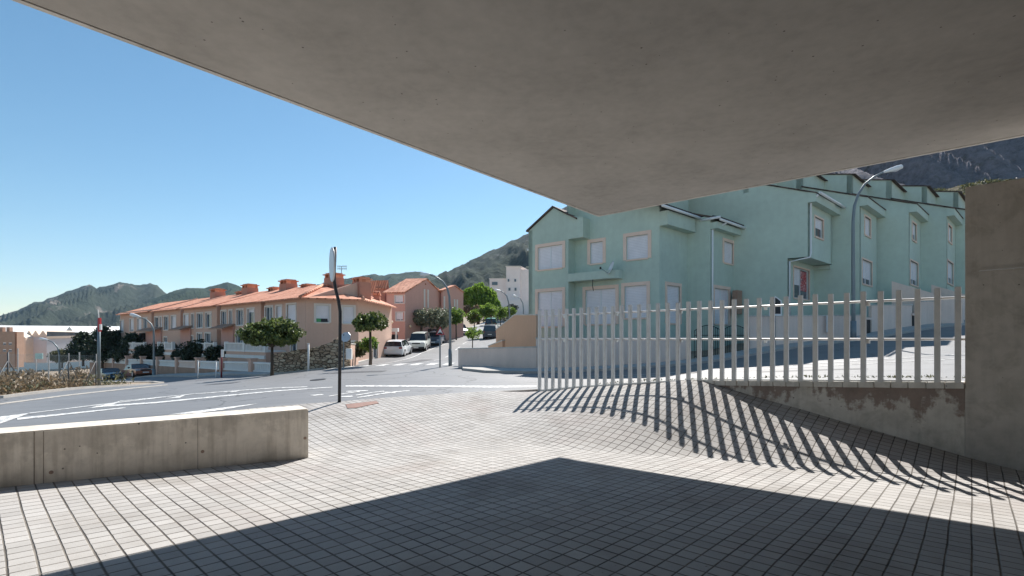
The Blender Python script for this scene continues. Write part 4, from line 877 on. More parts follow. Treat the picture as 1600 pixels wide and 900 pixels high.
for i, (pr_px, pl_px) in enumerate(units):
    ta, tb = tr(pr_px), tr(pl_px); off = 0.0
    r = thing('terraced_house', ulabel[i], 'house', tuple((P1+rd*ta)[:2])+(-2.5-.5*i,), 0, 'terracotta terraced houses')
    base = -3.2-.65*i; ze = zE+.08*i
    Lf = P1+rd*tb; Rt = P1+rd*ta
    # right part of each unit projects half a metre further than its left strip
    stepw = (tb-ta)*.10; Lm = Lf+ru*stepw
    mb = MB(); hol = []
    for w in UW[i]:
        a_, b_ = tr(w[0]), tr(w[1]); hol.append((tb-a_, tb-b_, w[2], w[3]))
    hol = [(h[0]-stepw, h[1]-stepw, h[2], h[3]) for h in hol]
    facade(mb, Lm+rn*.0, ru, (tb-ta)-stepw, base-2, ze, [(max(.05, h[0]), h[1], h[2], h[3]) for h in hol])
    facade(mb, Lf-rn*.4, ru, stepw+.02, base-2, ze); mb.solid([P3(Lm, base-2), P3(Lm-rn*.45, base-2), P3(Lm-rn*.45, ze), P3(Lm, ze)], ru*.02)
    D_ = 9.0
    rs = rd*(5.5 if i == 0 else 0)
    mb.prism([p[:2] for p in (Lf-rn*1.0, Rt-rn*1.0, Rt-rn*D_+rs, Lf-rn*D_)], base-2, ze-.1)
    mb.solid([P3(Rt, base-2), P3(Rt-rn*1.05, base-2), P3(Rt-rn*1.05, ze), P3(Rt, ze)], rd*.06) if i else None
    mb.solid([P3(Lf-rn*.4, base-2), P3(Lf-rn*1.05, base-2), P3(Lf-rn*1.05, ze), P3(Lf-rn*.4, ze)], ru*.03)
    # gable upstand between units
    mb.solid([P3(Rt-rn*.1, ze), P3(Rt-rn*4.6, ze+1.55), P3(Rt-rn*4.6, ze-.2), P3(Rt-rn*.1, ze-.2)], rd*.2)
    mb.build('wall', M['row'], r)
    for w, h in zip(UW[i], hol): window(r, Lm, ru, (max(.05, h[0]), h[1], h[2], h[3]), M['rowtrim'], tw=.13, frac=w[4], leaves=w[5])
    if i:
        mb = MB(); dz = -.06*i
        mb.solid([P3(Lf-rn*.25, ze+dz), P3(Lm+rn*.45, ze-.12+dz), P3(Rt+rn*.45, ze-.12+dz), P3(Rt-rn*4.6, ze+1.6+dz), P3(Lf-rn*4.6, ze+1.6+dz)], (0, 0, .1))
        mb.solid([P3(Rt-rn*4.6, ze+1.6+dz), P3(Lf-rn*4.6, ze+1.6+dz), P3(Lf-rn*9.3, ze+dz), P3(Rt-rn*9.3, ze+dz)], (0, 0, .1)); mb.build('roof', M['tile_r'], r)
    # big chimney stack + low link + small chimney
    def chimney(px, Zoff, w, z0, z1):
        t = tr(px); c = P1+rd*t-rn*Zoff
        mb = MB(); mb.obox(c, ru, rn, (-w/2, w/2), (-.55, .55), z0, z1-.42); ch = mb.build('chimney', M['chim'], r)
        mb = MB(); 
        for k_ in (-1, 0, 1): mb.obox(c, ru, rn, (k_*w/2*.85-.07, k_*w/2*.85+.07), (-.5, .5), z1-.42, z1-.18)
        mb.obox(c, ru, rn, (-w/2*.9, w/2*.9), (-.2, .2), z1-.42, z1-.18); mb.obox(c, ru, rn, (-w/2-.1, w/2+.1), (-.62, .62), z1-.18, z1-.10); mb.obox(c, ru, rn, (-w/2+.05, w/2-.05), (-.45, .45), z1-.10, z1)
        mb.build('chimney_cap', M['tile_r'], ch)
    big = [(438.5, 474), (373, 397+0), (316, 348), (269, 300), None][i]
    if big:
        pz = [4.6, 4.4, 4.4, 4.4][i]; zt = [5.55, 5.5, 5.6, 5.6][i]
        chimney(big[0], pz, 1.25, ze, zt); chimney(big[1], pz+.4, 1.0, ze, zt-.55)
        ta_, tb_ = tr(big[0]), tr(big[1]); mb = MB(); c = P1+rd*ta_-rn*(pz+.3)
        mb.obox(c, ru, rn, (.5, ta_-tb_-.3), (-.3, .3), ze, zt-1.05); mb.build('parapet', M['chim'], r)
    if i in (0, 1, 2, 3):   # balcony with white balusters
        t0, t1_ = [(tr(447), tr(384)), (tr(366), tr(339)), (tr(299), tr(276)), (tr(253), tr(218))][i]; zb = [-.85, -.9, -.9, -.95][i]
        o_ = P1+rd*t1_; Lb_ = t1_-t0; mb = MB(); mb.obox(o_, ru, rn, (0, Lb_), (0, 1.6), zb-.12, zb); mb.obox(o_, ru, rn, (0, Lb_), (1.45, 1.62), zb+.50, zb+.58); mb.obox(o_, ru, rn, (0, Lb_), (1.5, 1.66), zb-.62, zb-.36); bal = mb.build('balcony', M['white'], r)
        nb = int(Lb_/.22); mb = MB()
        for k_ in range(nb+1): mb.obox(o_, ru, rn, (Lb_*k_/nb-.04, Lb_*k_/nb+.04), (1.49, 1.57), zb, zb+.50)
        for k_ in (0, .5, 1): mb.obox(o_, ru, rn, (Lb_*k_-.12, Lb_*k_+.12), (1.42, 1.66), zb-.12, zb+.66)
        mb.build('balusters', M['white'], bal)
        mb = MB(); mb.obox(o_, ru, rn, (0, Lb_), (0, 1.55), base-2, zb-.12); mb.build('balcony_base', M['row'], r)
        if i > 0:  # porch: brown side wall and tiled lean-to
            mb = MB(); mb.obox(o_, ru, rn, (Lb_*.35, Lb_), (.02, .12), zb, zb+2.0); mb.build('porch_wall', M['row2'], r)
            mb = MB(); mb.solid([P3(o_+ru*Lb_*.3+rn*1.1, zb+1.75), P3(o_+ru*(Lb_+.2)+rn*1.1, zb+1.75), P3(o_+ru*(Lb_+.2), zb+2.15), P3(o_+ru*Lb_*.3, zb+2.15)], (0, 0, .1)); mb.build('porch_roof', M['brownwall'], r)
    if i == 0:
        # chamfered right-hand faces
        Q1 = V2(X(560, 37.7), 37.7); Q2 = V2(X(612, 46.5), 46.5)
        mb = MB(); u1 = (Q1-P1).normalized(); L1 = (Q1-P1).length; u2 = (Q2-Q1).normalized(); L2_ = (Q2-Q1).length
        def xp(P, u, a, b): return ray_t((P.x, P.y), (u.x, u.y), a), ray_t((P.x, P.y), (u.x, u.y), b)
        W1 = [(*xp(P1, u1, 493.5, 514.5), 1.25, 2.5, .9, 1), (*xp(P1, u1, 536, 553), 1.2, 2.45, 1, 1), (*xp(P1, u1, 541, 552.5), -1.9, -.2, .0, 2)]
        W2 = [(*xp(Q1, u2, 586.5, 590), 1.1, 1.9, .0, 1), (*xp(Q1, u2, 583, 590), -2.2, -.4, .0, 1)]
        facade(mb, P1, u1, L1, -4.5, ze, [w[:4] for w in W1]); facade(mb, Q1, u2, L2_, -4.5, ze, [w[:4] for w in W2])
        mb.prism([p[:2] for p in (P1+V2(0, 1), Q1+V2(-.8, 1), Q2+V2(-1, 0), Q2+V2(-12, 3), P1+V2(-6, 8))], -4.5, ze-.1); mb.build('side_wall', M['row'], r)
        n1 = V2(u1.y, -u1.x); n2 = V2(u2.y, -u2.x)
        for w in W1: window(r, P1, u1, w[:4], M['rowtrim'], tw=.13, frac=w[4], leaves=w[5])
        for w in W2: window(r, Q1, u2, w[:4], M['rowtrim'], tw=.1, frac=w[4], leaves=w[5])
        apx = W(506, 447, 40.3); ap2 = W(562, 457, 47); 
        e0 = P1+rn*.45+n1*.3; e1 = Q1+n1*.5+n2*.3; e2 = Q2+n2*.5; eL = P1+rd*tr(408)+rn*.45
        rl = P1+rd*tr(408)-rn*4.6; zz_ = ze-.12
        R = lambda *ps: mb.solid([p if isinstance(p, tuple) else tuple(p) for p in ps], (0, 0, .1))
        mb = MB(); R(P3(eL, zz_), P3(e0, zz_), tuple(apx), P3(rl, ze+1.6)); R(P3(e0, zz_), P3(e1, zz_), tuple(ap2), tuple(apx)); R(P3(e1, zz_), P3(e2, zz_), tuple(ap2))
        R(P3(rl, ze+1.6), tuple(apx), tuple(ap2), P3(e2+V2(-9, 2), ze)); mb.build('roof', M['tile_r'], r)
        mb = MB()
        for p_, q_ in ((P3(e0, zz_+.12), tuple(apx+Vector((0, 0, .12)))), (P3(e1, zz_+.12), tuple(ap2+Vector((0, 0, .12)))), (tuple(apx+Vector((0, 0, .12))), tuple(ap2+Vector((0, 0, .12))))): mb.tube([p_, q_], .11, 7)
        mb.build('ridge_tiles', M['tile_r'], r, smooth=True)
        mb = MB(); a_, b_ = xp(P1, u1, 494.5, 513); mb.obox(P1, u1, n1, (a_, (a_+b_)/2-.1), (-.08, -.06), 1.27, 1.52); bn_ = mb.build('banner', m_paint('banner_green', (.06, .35, .12), coat=0), r)
        mb = MB(); mb.obox(P1, u1, n1, ((a_+b_)/2-.1, b_-.05), (-.08, -.06), 1.27, 1.52); mb.build('banner_panel', M['polemat'], r)
    if i == 3:
        mb = MB(); t = tr(226); mb.obox(P1+rd*t, ru, rn, (-.5, .4), (.05, .4), .0, .7); mb.build('air_conditioner', M['polemat'], r)
# roof antenna
r = thing('tv_antenna', 'thin rooftop television antenna above the terracotta corner house', 'antenna', W(532, 450, 42)); mb = MB()
mb.tube([W(533.5, 452, 42), W(533.5, 416, 42)], .03, 6)
mb.build('mast', M['lampsteel'], r); mb = MB()
for y_ in (416, 420): mb.tube([W(527, y_, 42), W(542, y_, 42)], .02, 5)
for x_ in (528, 531, 536, 539, 541): mb.tube([W(x_, 414.5, 42), W(x_, 422, 42)], .015, 5)
mb.build('elements', M['lampsteel'], r)

# second terracotta block across the side yard
def block2(pxf0, pxf1, pxs1, Zc_, ze, zr, lab, wins, grp='pink-brown terraced houses along the side street', base=-2.5, slots=()):
    """front face from pxf0 to pxf1 (receding slightly left), gable side from pxf1 to pxs1"""
    Cn = V2(X(pxf1, Zc_), Zc_); r = thing('gabled_house', lab, 'house', (Cn.x, Cn.y, base), 0, grp)
    uf = V2(.985, -.17).normalized(); us = V2(.42, .907).normalized()
    tf = ray_t((Cn.x, Cn.y), (-uf.x, -uf.y), pxf0); Lf = Cn-uf*tf; ts_ = ray_t((Cn.x, Cn.y), (us.x, us.y), pxs1); Rs = Cn+us*ts_
    mb = MB(); hol = [(ray_t((Lf.x, Lf.y), (uf.x, uf.y), a_), ray_t((Lf.x, Lf.y), (uf.x, uf.y), b_), z0, z1) for a_, b_, z0, z1 in wins]
    facade(mb, Lf, uf, tf, base-2, ze, hol)
    mid = Cn+us*ts_*.55; n2 = V2(us.y, -us.x)
    mb.solid([P3(Cn, base-2), P3(Rs, base-2), P3(Rs, ze+(zr-ze)*.25), P3(mid, zr), P3(Cn, ze)], -n2*.3)
    mb.prism([p[:2] for p in (Lf+us*.5, Cn+us*.5-n2*.4, Rs-n2*.4, Rs-n2*8)], base-2, ze-.2); mb.build('wall', M['row2'], r)
    for h in hol: window(r, Lf, uf, h, M['rowtrim'], frac=.85, leaves=2, tw=.08)
    mb = MB(); L8 = -uf*(tf+.3)
    mb.solid([P3(Cn+n2*.15-us*.3, ze), P3(mid+n2*.15, zr+.02), P3(mid+L8, zr+.02), P3(Cn+L8-us*.3, ze)], (0, 0, .12))
    mb.solid([P3(Rs+n2*.15, ze+(zr-ze)*.25), P3(mid+n2*.15, zr+.02), P3(mid+L8, zr+.02), P3(Rs+L8, ze+(zr-ze)*.25)], (0, 0, .12)); mb.build('roof', M['tile_r'], r)
    for a_, b_, z0, z1 in slots:
        t0 = ray_t((Cn.x, Cn.y), (us.x, us.y), a_); t1_ = ray_t((Cn.x, Cn.y), (us.x, us.y), b_); mb = MB(); mb.obox(Cn, us, n2, (t0, t1_), (.0, .06), z0, z1); mb.build('vent_strip', M['rowtrim'], r)
    return r, Cn, us, n2
r, Cn, us_, n2_ = block2(604, 633, 690, 56, 5.2, 7.2, 'pink-brown gabled house behind the parked white car', [(617, 632, 4.1, 4.95), (618.5, 632, 2.1, 3.05)], slots=((662, 664, 3.8, 6.0), (667.5, 669.5, 3.8, 6.0)))
def chim2(px, py0, py1, Z, w, r):
    c = W(px, py1, Z); t = W(px, py0, Z); mb = MB(); mb.box((c.x, c.y, (c.z-1+t.z-.3)/2), (w, .9, t.z-.3-c.z+1), .2); ch = mb.build('chimney', M['chim'], r)
    mb = MB(); mb.box((c.x, c.y, t.z-.2), (w*1.2, 1.1, .16), .2); mb.tube([(c.x-w*.5, c.y, t.z-.05), (c.x+w*.5, c.y, t.z-.05)], .15, 8); mb.build('chimney_cap', M['tile_r'], ch)
chim2(595, 449, 460, 60, 1.0, r); chim2(627, 445, 456, 60, 1.0, r); chim2(660, 442, 453, 60, .75, r); chim2(589, 457, 476, 45, .55, r)
r, *_ = block2(690, 692, 724, 62, 6.0, 6.9, 'pink-brown gabled house end half hidden by the olive trees', [], slots=((693, 695, 3.6, 5.4), (709, 711, 3.6, 5.2), (713, 715, 3.6, 5.2)))
chim2(681, 451, 460, 70, .8, r); chim2(708, 448, 458, 70, .7, r)
r, *_ = block2(560, 604, 606, 60, 5.6, 7.0, 'recessed pink-brown house with a tiled roof behind the corner house', [(607, 612, 4, 4.9)] and [])
mb = MB(); 
for (px, py, Z, lb) in ((612, 503.5, 50, 'round wall lantern on the pink-brown house left of the cars'), (641, 509.5, 56.5, 'small round wall lantern on the pink-brown gable wall')):
    p = W(px, py, Z); r = thing('wall_lantern', lb, 'lantern', p); mb = MB(); 
    bm = bmesh.new(); bmesh.ops.create_icosphere(bm, subdivisions=2, radius=.16); mb.add([v.co+p for v in bm.verts], [tuple(v.index for v in f.verts) for f in bm.faces]); bm.free()
    mb.build('globe', pm('lantern_globe', (.80, .62, .42), rough=.3, bump=0), r, smooth=True); mb = MB(); mb.box(p+Vector((0, .2, -.1)), (.06, .4, .06)); mb.build('bracket', M['iron'], r)

# white hillside building
r = thing('white_apartment_block', 'white stepped apartment block on the slope above the side street', 'building', W(800, 480, 105))
mb = MB(); 
def wbx(px0, px1, pt_, pb, Z, dep): mb.prism([(X(px0, Z), Z), (X(px1, Z), Z), (X(px1, Z)+dep*.3, Z+dep), (X(px0, Z)+dep*.1, Z+dep)], (HY-pb)/F*Z, (HY-pt_)/F*Z)
wbx(791, 812, 417, 500, 105, 14); wbx(765, 792, 436, 500, 107, 12); wbx(811.5, 840, 421, 500, 106, 12)
WP = pm('pinkish_white_render', (.88, .79, .75), rough=.8, var=.05); mb.build('upper_block', WP, r); mb = MB(); wbx(772, 850, 469, 530, 101, 3); mb.build('lower_wall', WP, r)
mb = MB()
for px, py, w_, h_ in ((794.5, 438, 2.4, 4), (805, 438, 2.6, 4), (796, 452, 3, 4.5), (805.5, 452, 3, 4.5)):
    p = W(px, py, 104.9); mb.box(p, (w_/F*105, .1, h_/F*105))
mb.build('window', M['glass'], r); mb = MB(); mb.box(W(773, 443, 106.9), (1.2, .1, .7)); mb.build('window', M['glass'], r); mb = MB()
wbx(790, 813.5, 415.4, 417, 104.9, 14.3); wbx(764, 792, 434.6, 436, 106.9, 12); mb.build('roof', M['rowtrim'], r)

# warehouses far left
whr = thing('industrial_sheds', 'long white-roofed industrial shed below the left mountain', 'shed', W(100, 530, 180)); mb = MB()
mb.prism([(X(-40, 180), 180), (X(182, 180), 180), (X(182, 180), 230), (X(-40, 230)-10, 230)], -12, [(HY-520)/F*180, (HY-524)/F*180, (HY-511)/F*230, (HY-508)/F*230]); mb.build('roof', M['white'], whr)
mb = MB(); p = W(108, 516, 185); mb.solid([W(103, 517, 179), W(114, 517, 179), W(108.5, 510, 179)], (0, 20, 0)); mb.build('dormer', M['white'], whr)
tan = pm('tan_render', (.78, .64, .52), var=.08); grey = pm('grey_cladding', (.60, .60, .64), var=.06)
r = thing('tan_gabled_shed', 'row of tan gabled workshop fronts behind the scrub lot', 'shed', W(50, 560, 112)); mb = MB()
Zq = 112
for a_, b_, pk, ev, Z in ((22, 40, 521, 528, 112), (40, 50, 516, 524, 114), (50, 61, 516, 524, 114), (61, 73, 516, 524, 114)):
    mb.solid([W(a_, 566, Z), W(b_, 566, Z), W(b_, ev, Z), W((a_+b_)/2, pk, Z), W(a_, ev, Z)], (0, 8, 0))
mb.build('gable_wall', tan, r)
mb = MB(); mb.solid([W(40, 567, 113.8), W(73, 567, 113.8), W(73, 528, 113.8), W(40, 527, 113.8)], (0, .15, 0)); mb.solid([W(73, 567, 112), W(134, 562, 120), W(134, 526, 120), W(73, 528, 112)], (1, 6, 0)); mb.build('grey_wall', grey, r)
mb = MB(); mb.solid([W(73, 526, 111.9), W(134, 524, 119.9), W(134, 519.5, 119.9), W(73, 518, 111.9)], (0, .2, 0)); mb.build('skylight', M['glass'], r)
mb = MB(); mb.solid([W(73, 529, 111.7), W(134, 527.2, 119.7), W(134, 524, 119.7), W(73, 525.6, 111.7)], (0, .3, 0)); mb.build('fascia', tan, r)
r = thing('brown_office', 'small brown office block at the far left edge', 'building', W(0, 560, 105)); mb = MB()
Zq = 105; Ob = W(-30, 530, Zq); hol = []
for px in (4, 13):
    for py in (535, 545.5): hol.append((X(px, Zq)-Ob.x, X(px+5.5, Zq)-Ob.x, (HY-py-4)/F*Zq, (HY-py)/F*Zq))
facade(mb, Ob, (1, 0), X(23.5, Zq)-Ob.x, -6, (HY-518)/F*Zq, hol); mb.prism([(Ob.x, Zq+.4), (X(23.4, Zq), Zq+.4), (X(22.8, Zq), Zq+2), (Ob.x, Zq+2)], -6, (HY-518.2)/F*Zq)
for px in (4, 15): mb.box(W(px, 515.5, Zq+1), (.7, .7, 1.2))
mb.build('wall', pm('brown_render', (.42, .28, .21)), r)
for h in hol: window(r, Ob, (1, 0), h, None, frac=.4, leaves=1)

# ------------------------------------------------------------------ walls in front of the terracotta row
def fz(t): return t
fa = V2(X(432, 31.6), 31.6); fbb = V2(X(176, 58), 58)
fdir = (fbb-fa).normalized(); flen = (fbb-fa).length
rwf = thing('balustrade_wall', 'brown retaining wall topped by white balustrade panels below the terracotta houses', 'wall', (fa.x, fa.y, -2.4))
tfp = lambda px: ray_t((fa.x, fa.y), (fdir.x, fdir.y), px)
tl = tfp(140)
# top heights measured along the wall
ftop = lambda px: float(np.interp(px, [140, 177, 246, 330, 392, 432], [558, 558.5, 561, 563, 564, 566]))
fbot = lambda px: float(np.interp(px, [140, 177, 246, 330, 392, 432], [566, 567.5, 571.5, 577, 581, 584]))
zat = lambda px, py: (HY-py)/F*(fa+fdir*tfp(px)).y
cuts = [432, 392, 346, 308, 276, 246, 221, 198, 177, 155, 140]
mb = MB(); ml = MB()
for a_, b_ in zip(cuts[:-1], cuts[1:]):
    p = fa+fdir*tfp(a_); q = fa+fdir*tfp(b_); n = V2(-fdir.y, fdir.x); n = n if n.y > 0 else -n
    mb.solid([P3(p, -7), P3(q, -7), P3(q, zat(b_, fbot(b_))), P3(p, zat(a_, fbot(a_)))], n*.25)
mb.build('wall_face', M['brownwall'], rwf)
for idx, (a_, b_) in enumerate(zip(cuts[:-1], cuts[1:])):
    p = fa+fdir*tfp(a_); q = fa+fdir*tfp(b_); u = (q-p).normalized(); n = V2(-fdir.y, fdir.x); n = n if n.y > 0 else -n; L_ = (q-p).length
    za0, za1 = zat(a_, fbot(a_)), zat(b_, fbot(b_)); zt0, zt1 = zat(a_, ftop(a_)+1.5), zat(b_, ftop(b_)+1.5)
    mb = MB(); mb.solid([P3(p+n*.05, zt0-.12), P3(q+n*.05, zt1-.12), P3(q+n*.05, zt1), P3(p+n*.05, zt0)], n*.18); mb.solid([P3(p+n*.05, za0), P3(q+n*.05, za1), P3(q+n*.05, za1+.12), P3(p+n*.05, za0+.12)], n*.18)
    m_ = max(4, int(L_/.26))
    for k_ in range(m_):
        f_ = (k_+.5)/m_; c = p+(q-p)*f_+n*.14; mb.box((c.x, c.y, (za0+(za1-za0)*f_+zt0+(zt1-zt0)*f_)/2), (.10, .10, (zt0-za0)), 0)
    if idx == 3: 
        mb.build('balustrade_panel', M['beige'], rwf)
    else: mb.build('balustrade_panel', M['white'], rwf)
    mb = MB(); c = p+n*.12; zp = zat(a_, ftop(a_)-2.2); mb.box((c.x, c.y, (zp-7)/2), (.42, .42, zp+7), math.atan2(fdir.y, fdir.x)); mb.box((c.x, c.y, zp+.04), (.54, .54, .1), math.atan2(fdir.y, fdir.x)); mb.build('pier', M['row'], rwf)
# stone wall at the corner
st = thing('rubble_stone_wall', 'rough golden rubble stone wall rising beside the street corner', 'wall', (X(430, 30.8), 30.8, -2.3)); mb = MB()
s0, s1_, s2_ = V2(X(427, 31.2), 31.2), V2(X(490, 29.9), 29.9), V2(X(531, 29.3), 29.3); s3_ = V2(X(548, 30.2), 30.2)
tops = [-.95, (530-543)/F*29.9, (530-529.5)/F*29.3, (530-528)/F*30.2]
for (p, z0, q, z1) in ((s0, tops[0], s1_, tops[1]), (s1_, tops[1], s2_, tops[2]), (s2_, tops[2], s3_, tops[3])):
    u = (q-p); nn_ = V2(-u.y, u.x).normalized(); m_ = 7
    for k_ in range(m_):
        a0, a1 = p+u*(k_/m_), p+u*((k_+1)/m_); h0 = z0+(z1-z0)*k_/m_+random.uniform(-.04, .04); h1_ = z0+(z1-z0)*(k_+1)/m_+random.uniform(-.04, .04)
        mb.solid([P3(a0, -3.5), P3(a1, -3.5), P3(a1, h1_), P3(a0, h0)], nn_*.5)
mb.build('masonry', M['stone'], st)
garden('garden_wall', [(X(548, 30.3), 30.3), (X(560, 36), 36)], [-.3, -.4], M['row'], 'low terracotta wall running back from the stone wall end')
# white post
def post(px, py0, py1, Z, r_, mat, name, label, cat='post'):
    b_ = W(px, py1, Z); t_ = W(px, py0, Z); r = thing(name, label, cat, b_); mb = MB(); mb.tube([b_-Vector((0, 0, .3)), t_], r_, 10); mb.build('shaft', mat, r, smooth=True)
    mb = MB(); mb.tube([t_, t_+Vector((0, 0, .05))], r_*1.25, 10); mb.build('cap', mat, r); return r
post(482, 537.5, 583, 28.5, .055, M['white'], 'white_post', 'slim white post in front of the golden stone wall')
post(309.5, 564, 590.5, 34, .04, M['white'], 'white_post', 'short white post by the balustrade wall, left one of two'); post(337.5, 565, 591, 33, .04, M['white'], 'white_post', 'short white post by the balustrade wall, right one of two')
r = post(346, 548, 590, 32.5, .05, m_paint('dark_red_paint', (.22, .03, .03), coat=.2), 'red_sign_post', 'dark red post with a small white sign by the balustrade wall', 'sign'); p = W(347.5, 552, 32.4); mb = MB(); mb.box(p, (.16, .04, .5)); mb.build('plate', M['white'], r)
r = thing('utility_box', 'white utility box beside the stone wall end', 'box', W(546, 562, 30)); mb = MB(); mb.box(W(545.5, 553, 29.6), (.32, .3, .65)); mb.build('cabinet', M['white'], r, bevel=.02); mb = MB(); mb.box(W(545.5, 553, 29.44), (.26, .02, .55)); mb.build('door', M['whitem'], r)
r = thing('small_traffic_sign', 'back of a small grey traffic sign just right of the bent pole', 'sign', W(537.5, 577, 26)); mb = MB(); mb.tube([W(537, 578, 26), W(537, 522, 26)], .035, 8); mb.build('post', M['lampsteel'], r)
mb = MB(); cc_ = W(540, 526.5, 25.95); rg = [cc_+Vector((math.cos(k_*math.tau/8+.39)*.26, math.sin(k_*math.tau/8+.39)*.1, math.sin(k_*math.tau/8+.39)*.27)) for k_ in range(8)]; mb.solid(rg, (.01, .02, 0)); mb.build('plate', M['signback'], r)
# kiosk cabinet by house gap
r = thing('entrance_gate', 'dark entrance gate with pale frame between two terracotta houses', 'gate', W(614, 552, 47.5)); mb = MB(); mb.box(W(613.5, 538, 47.5), (1.0, .15, 1.9)); mb.build('gate_leaf', M['polemat'], r); mb = MB(); mb.box(W(607.8, 536, 47.4), (.14, .2, 2.5)); mb.box(W(619, 536, 47.4), (.14, .2, 2.5)); mb.box(W(613.5, 515.5, 47.4), (1.1, .5, .35)); mb.build('frame', M['white'], r)
garden('garden_wall', [(X(619, 47.5), 47.5), (X(627, 49), 49)], [-.45, -.4], M['peach'], 'short peach wall piece beside the dark entrance gate')

# ------------------------------------------------------------------ street lamps and signs
def lamp(pxb, pyb, path, head, Z, label, r0=.075, mat='lampsteel', hl=.75, hw=.16):
    """path: pixels up the post and along the arm; head: direction pixels"""
    b_ = W(pxb, pyb, Z); r = thing('street_lamp', label, 'street lamp', b_, 0, 'curved-arm street lamps'); m_ = M[mat]
    P = [b_-Vector((0, 0, .3))]+[W(x_, y_, Z) for x_, y_ in path]; n = len(P)
    MB().tube(P, [r0*(1-.55*i/(n-1)) for i in range(n)], 10).build('post', m_, r, smooth=True)
    mb = MB(); mb.tube([b_-Vector((0, 0, .3)), b_+Vector((0, 0, .9))], r0*1.35, 10); mb.build('post_base', m_, r, smooth=True)
    h0 = W(*head[0], Z); h1 = W(*head[1], Z); u = (h1-h0)
    mb = MB(); mb.tube([h0-u*.12, h0+u*.05, h0+u*.3, h0+u*.7, h0+u*.95, h1], [hw*.3, hw*.55, hw*.8, hw, hw*.85, hw*.3], 12); mb.build('lamp_head', M['whitem'], r, smooth=True)
    mb = MB(); mb.tube([h0+u*.35-Vector((0, 0, hw*.55)), h0+u*.6-Vector((0, 0, hw*.85)), h0+u*.9-Vector((0, 0, hw*.55))], [hw*.4, hw*.6, hw*.35], 10); mb.build('lamp_glass', M['signback'], r, smooth=True)
lamp(1333.5, 528, [(1333.5, 480), (1333, 400), (1333, 345), (1335, 322), (1341, 304), (1351, 288), (1366, 276), (1384, 267)], [(1382, 268.5), (1410, 260)], 26.2, 'tall grey street lamp curving right in front of the green terraced houses', r0=.10, hl=1, hw=.13)
lamp(703.5, 571, [(703.5, 530), (703, 480), (702, 463), (699, 451), (692, 440), (682, 433), (670, 428.5)], [(671, 428.5), (656.5, 428.5)], 27, 'grey street lamp with an arm curving left on the side street corner', r0=.075, hw=.10)
lamp(240.5, 592, [(240.5, 560), (240.5, 525), (240, 515), (236, 506), (228, 499), (216, 495)], [(218, 495), (203.5, 491)], 45, 'street lamp bending left in front of the terracotta row', r0=.10, hw=.16)
lamp(796, 515, [(796, 490), (795, 474), (792, 463), (787, 457), (781, 454.5)], [(782, 454.5), (773, 453)], 70, 'distant street lamp on the slope right of the bright green tree', r0=.12, hw=.17)
lamp(818, 502, [(818, 485), (817, 474), (813, 466.5), (808, 464)], [(808, 464), (801, 461)], 90, 'farthest small street lamp against the white wall', r0=.12, hw=.18)
lamp(93, 600, [(93, 570), (92.5, 553), (90, 543), (83, 535), (74, 531)], [(74, 531), (62, 529)], 60, 'pale street lamp with a broad arm behind the scrub lot', r0=.12, hw=.16)
# lamp-less pole with a red sign at left
zp = 30.5; r = thing('sign_post', 'grey-green post with a red and white sign near its top beside the scrub lot', 'sign', W(154.5, 603, zp)); mb = MB()
mb.tube([W(154.5, 606, zp), W(154.5, 498, zp)], .085, 10); mb.build('post', M['lampsteel'], r, smooth=True); mb = MB(); mb.box(W(155.6, 507.5, zp-.1), (.13, .12, .85)); mb.build('plate', m_paint('sign_red', (.45, .03, .04), coat=.1), r)
mb = MB(); mb.box(W(157.5, 511, zp-.12), (.08, .12, .35)); mb.tube([W(153, 484, zp), W(154.5, 499, zp)], .03, 6); mb.build('bracket', M['white'], r)
# warning triangle
zt_ = 25.6; r = thing('bump_warning_sign', 'red-bordered triangular speed bump warning sign on a slim post', 'sign', W(687.5, 575, zt_)); mb = MB()
mb.tube([W(687.5, 578, zt_), W(687.5, 513, zt_)], .04, 8); mb.build('post', M['lampsteel'], r, smooth=True)
A_, B_, Cx = W(687.7, 510, zt_-.06), W(680.8, 523.3, zt_-.06), W(694.6, 523.3, zt_-.06)
cen = (A_+B_+Cx)/3
mb = MB(); mb.solid([A_, B_, Cx], (0, .02, 0)); mb.build('border_plate', m_paint('sign_red_dark', (.42, .03, .05), coat=.1), r)
mb = MB(); mb.solid([cen+(p-cen)*.66+Vector((0, -.006, 0)) for p in (A_, B_, Cx)], (0, .004, 0)); fcp = mb.build('sign_face', M['white'], r)
mb = MB(); bp_ = [cen+Vector((x_, -.010, z_)) for x_, z_ in ((-.13, -.095), (.13, -.095), (.10, -.05), (.05, -.02), (-.05, -.02), (-.10, -.05))]; mb.solid(bp_, (0, .003, 0)); mb.build('bump_symbol', M['dark'], fcp)

# ------------------------------------------------------------------ scrub lot fence
lf = thing('wire_fence', 'grey chain-link fence with braced posts around the scrub lot', 'fence', W(60, 610, 26))
fx = [(-60, 22.5, 628), (12, 24.5, 616), (57, 27.5, 610)][:0]
posts = [(-70, 22.0), (12.5, 24.2), (107, 28.6), (150, 30.2)]
fz_ = []
for px, Z in posts:
    p = V2(X(px, Z), Z); b_ = g1(p.x, p.y)+.05; fz_.append((p, b_, b_+2.0)); mb = MB(); mb.tube([P3(p, b_-.3), P3(p, b_+2.05)], .035, 8); mb.build('post', M['fencesteel'], lf, smooth=True)
for k_, (i, sgn) in enumerate(((1, 1), (1, -1), (2, 1), (2, -1), (3, -1))):
    p, b_, t_ = fz_[i]; u = (fz_[2][0]-fz_[1][0]).normalized()*sgn; q = p+u*1.35
    mb = MB(); mb.tube([P3(p, t_-.35), P3(q, g1(q.x, q.y))], .022, 7); mb.build('brace', M['fencesteel'], lf, smooth=True)
mb = MB()
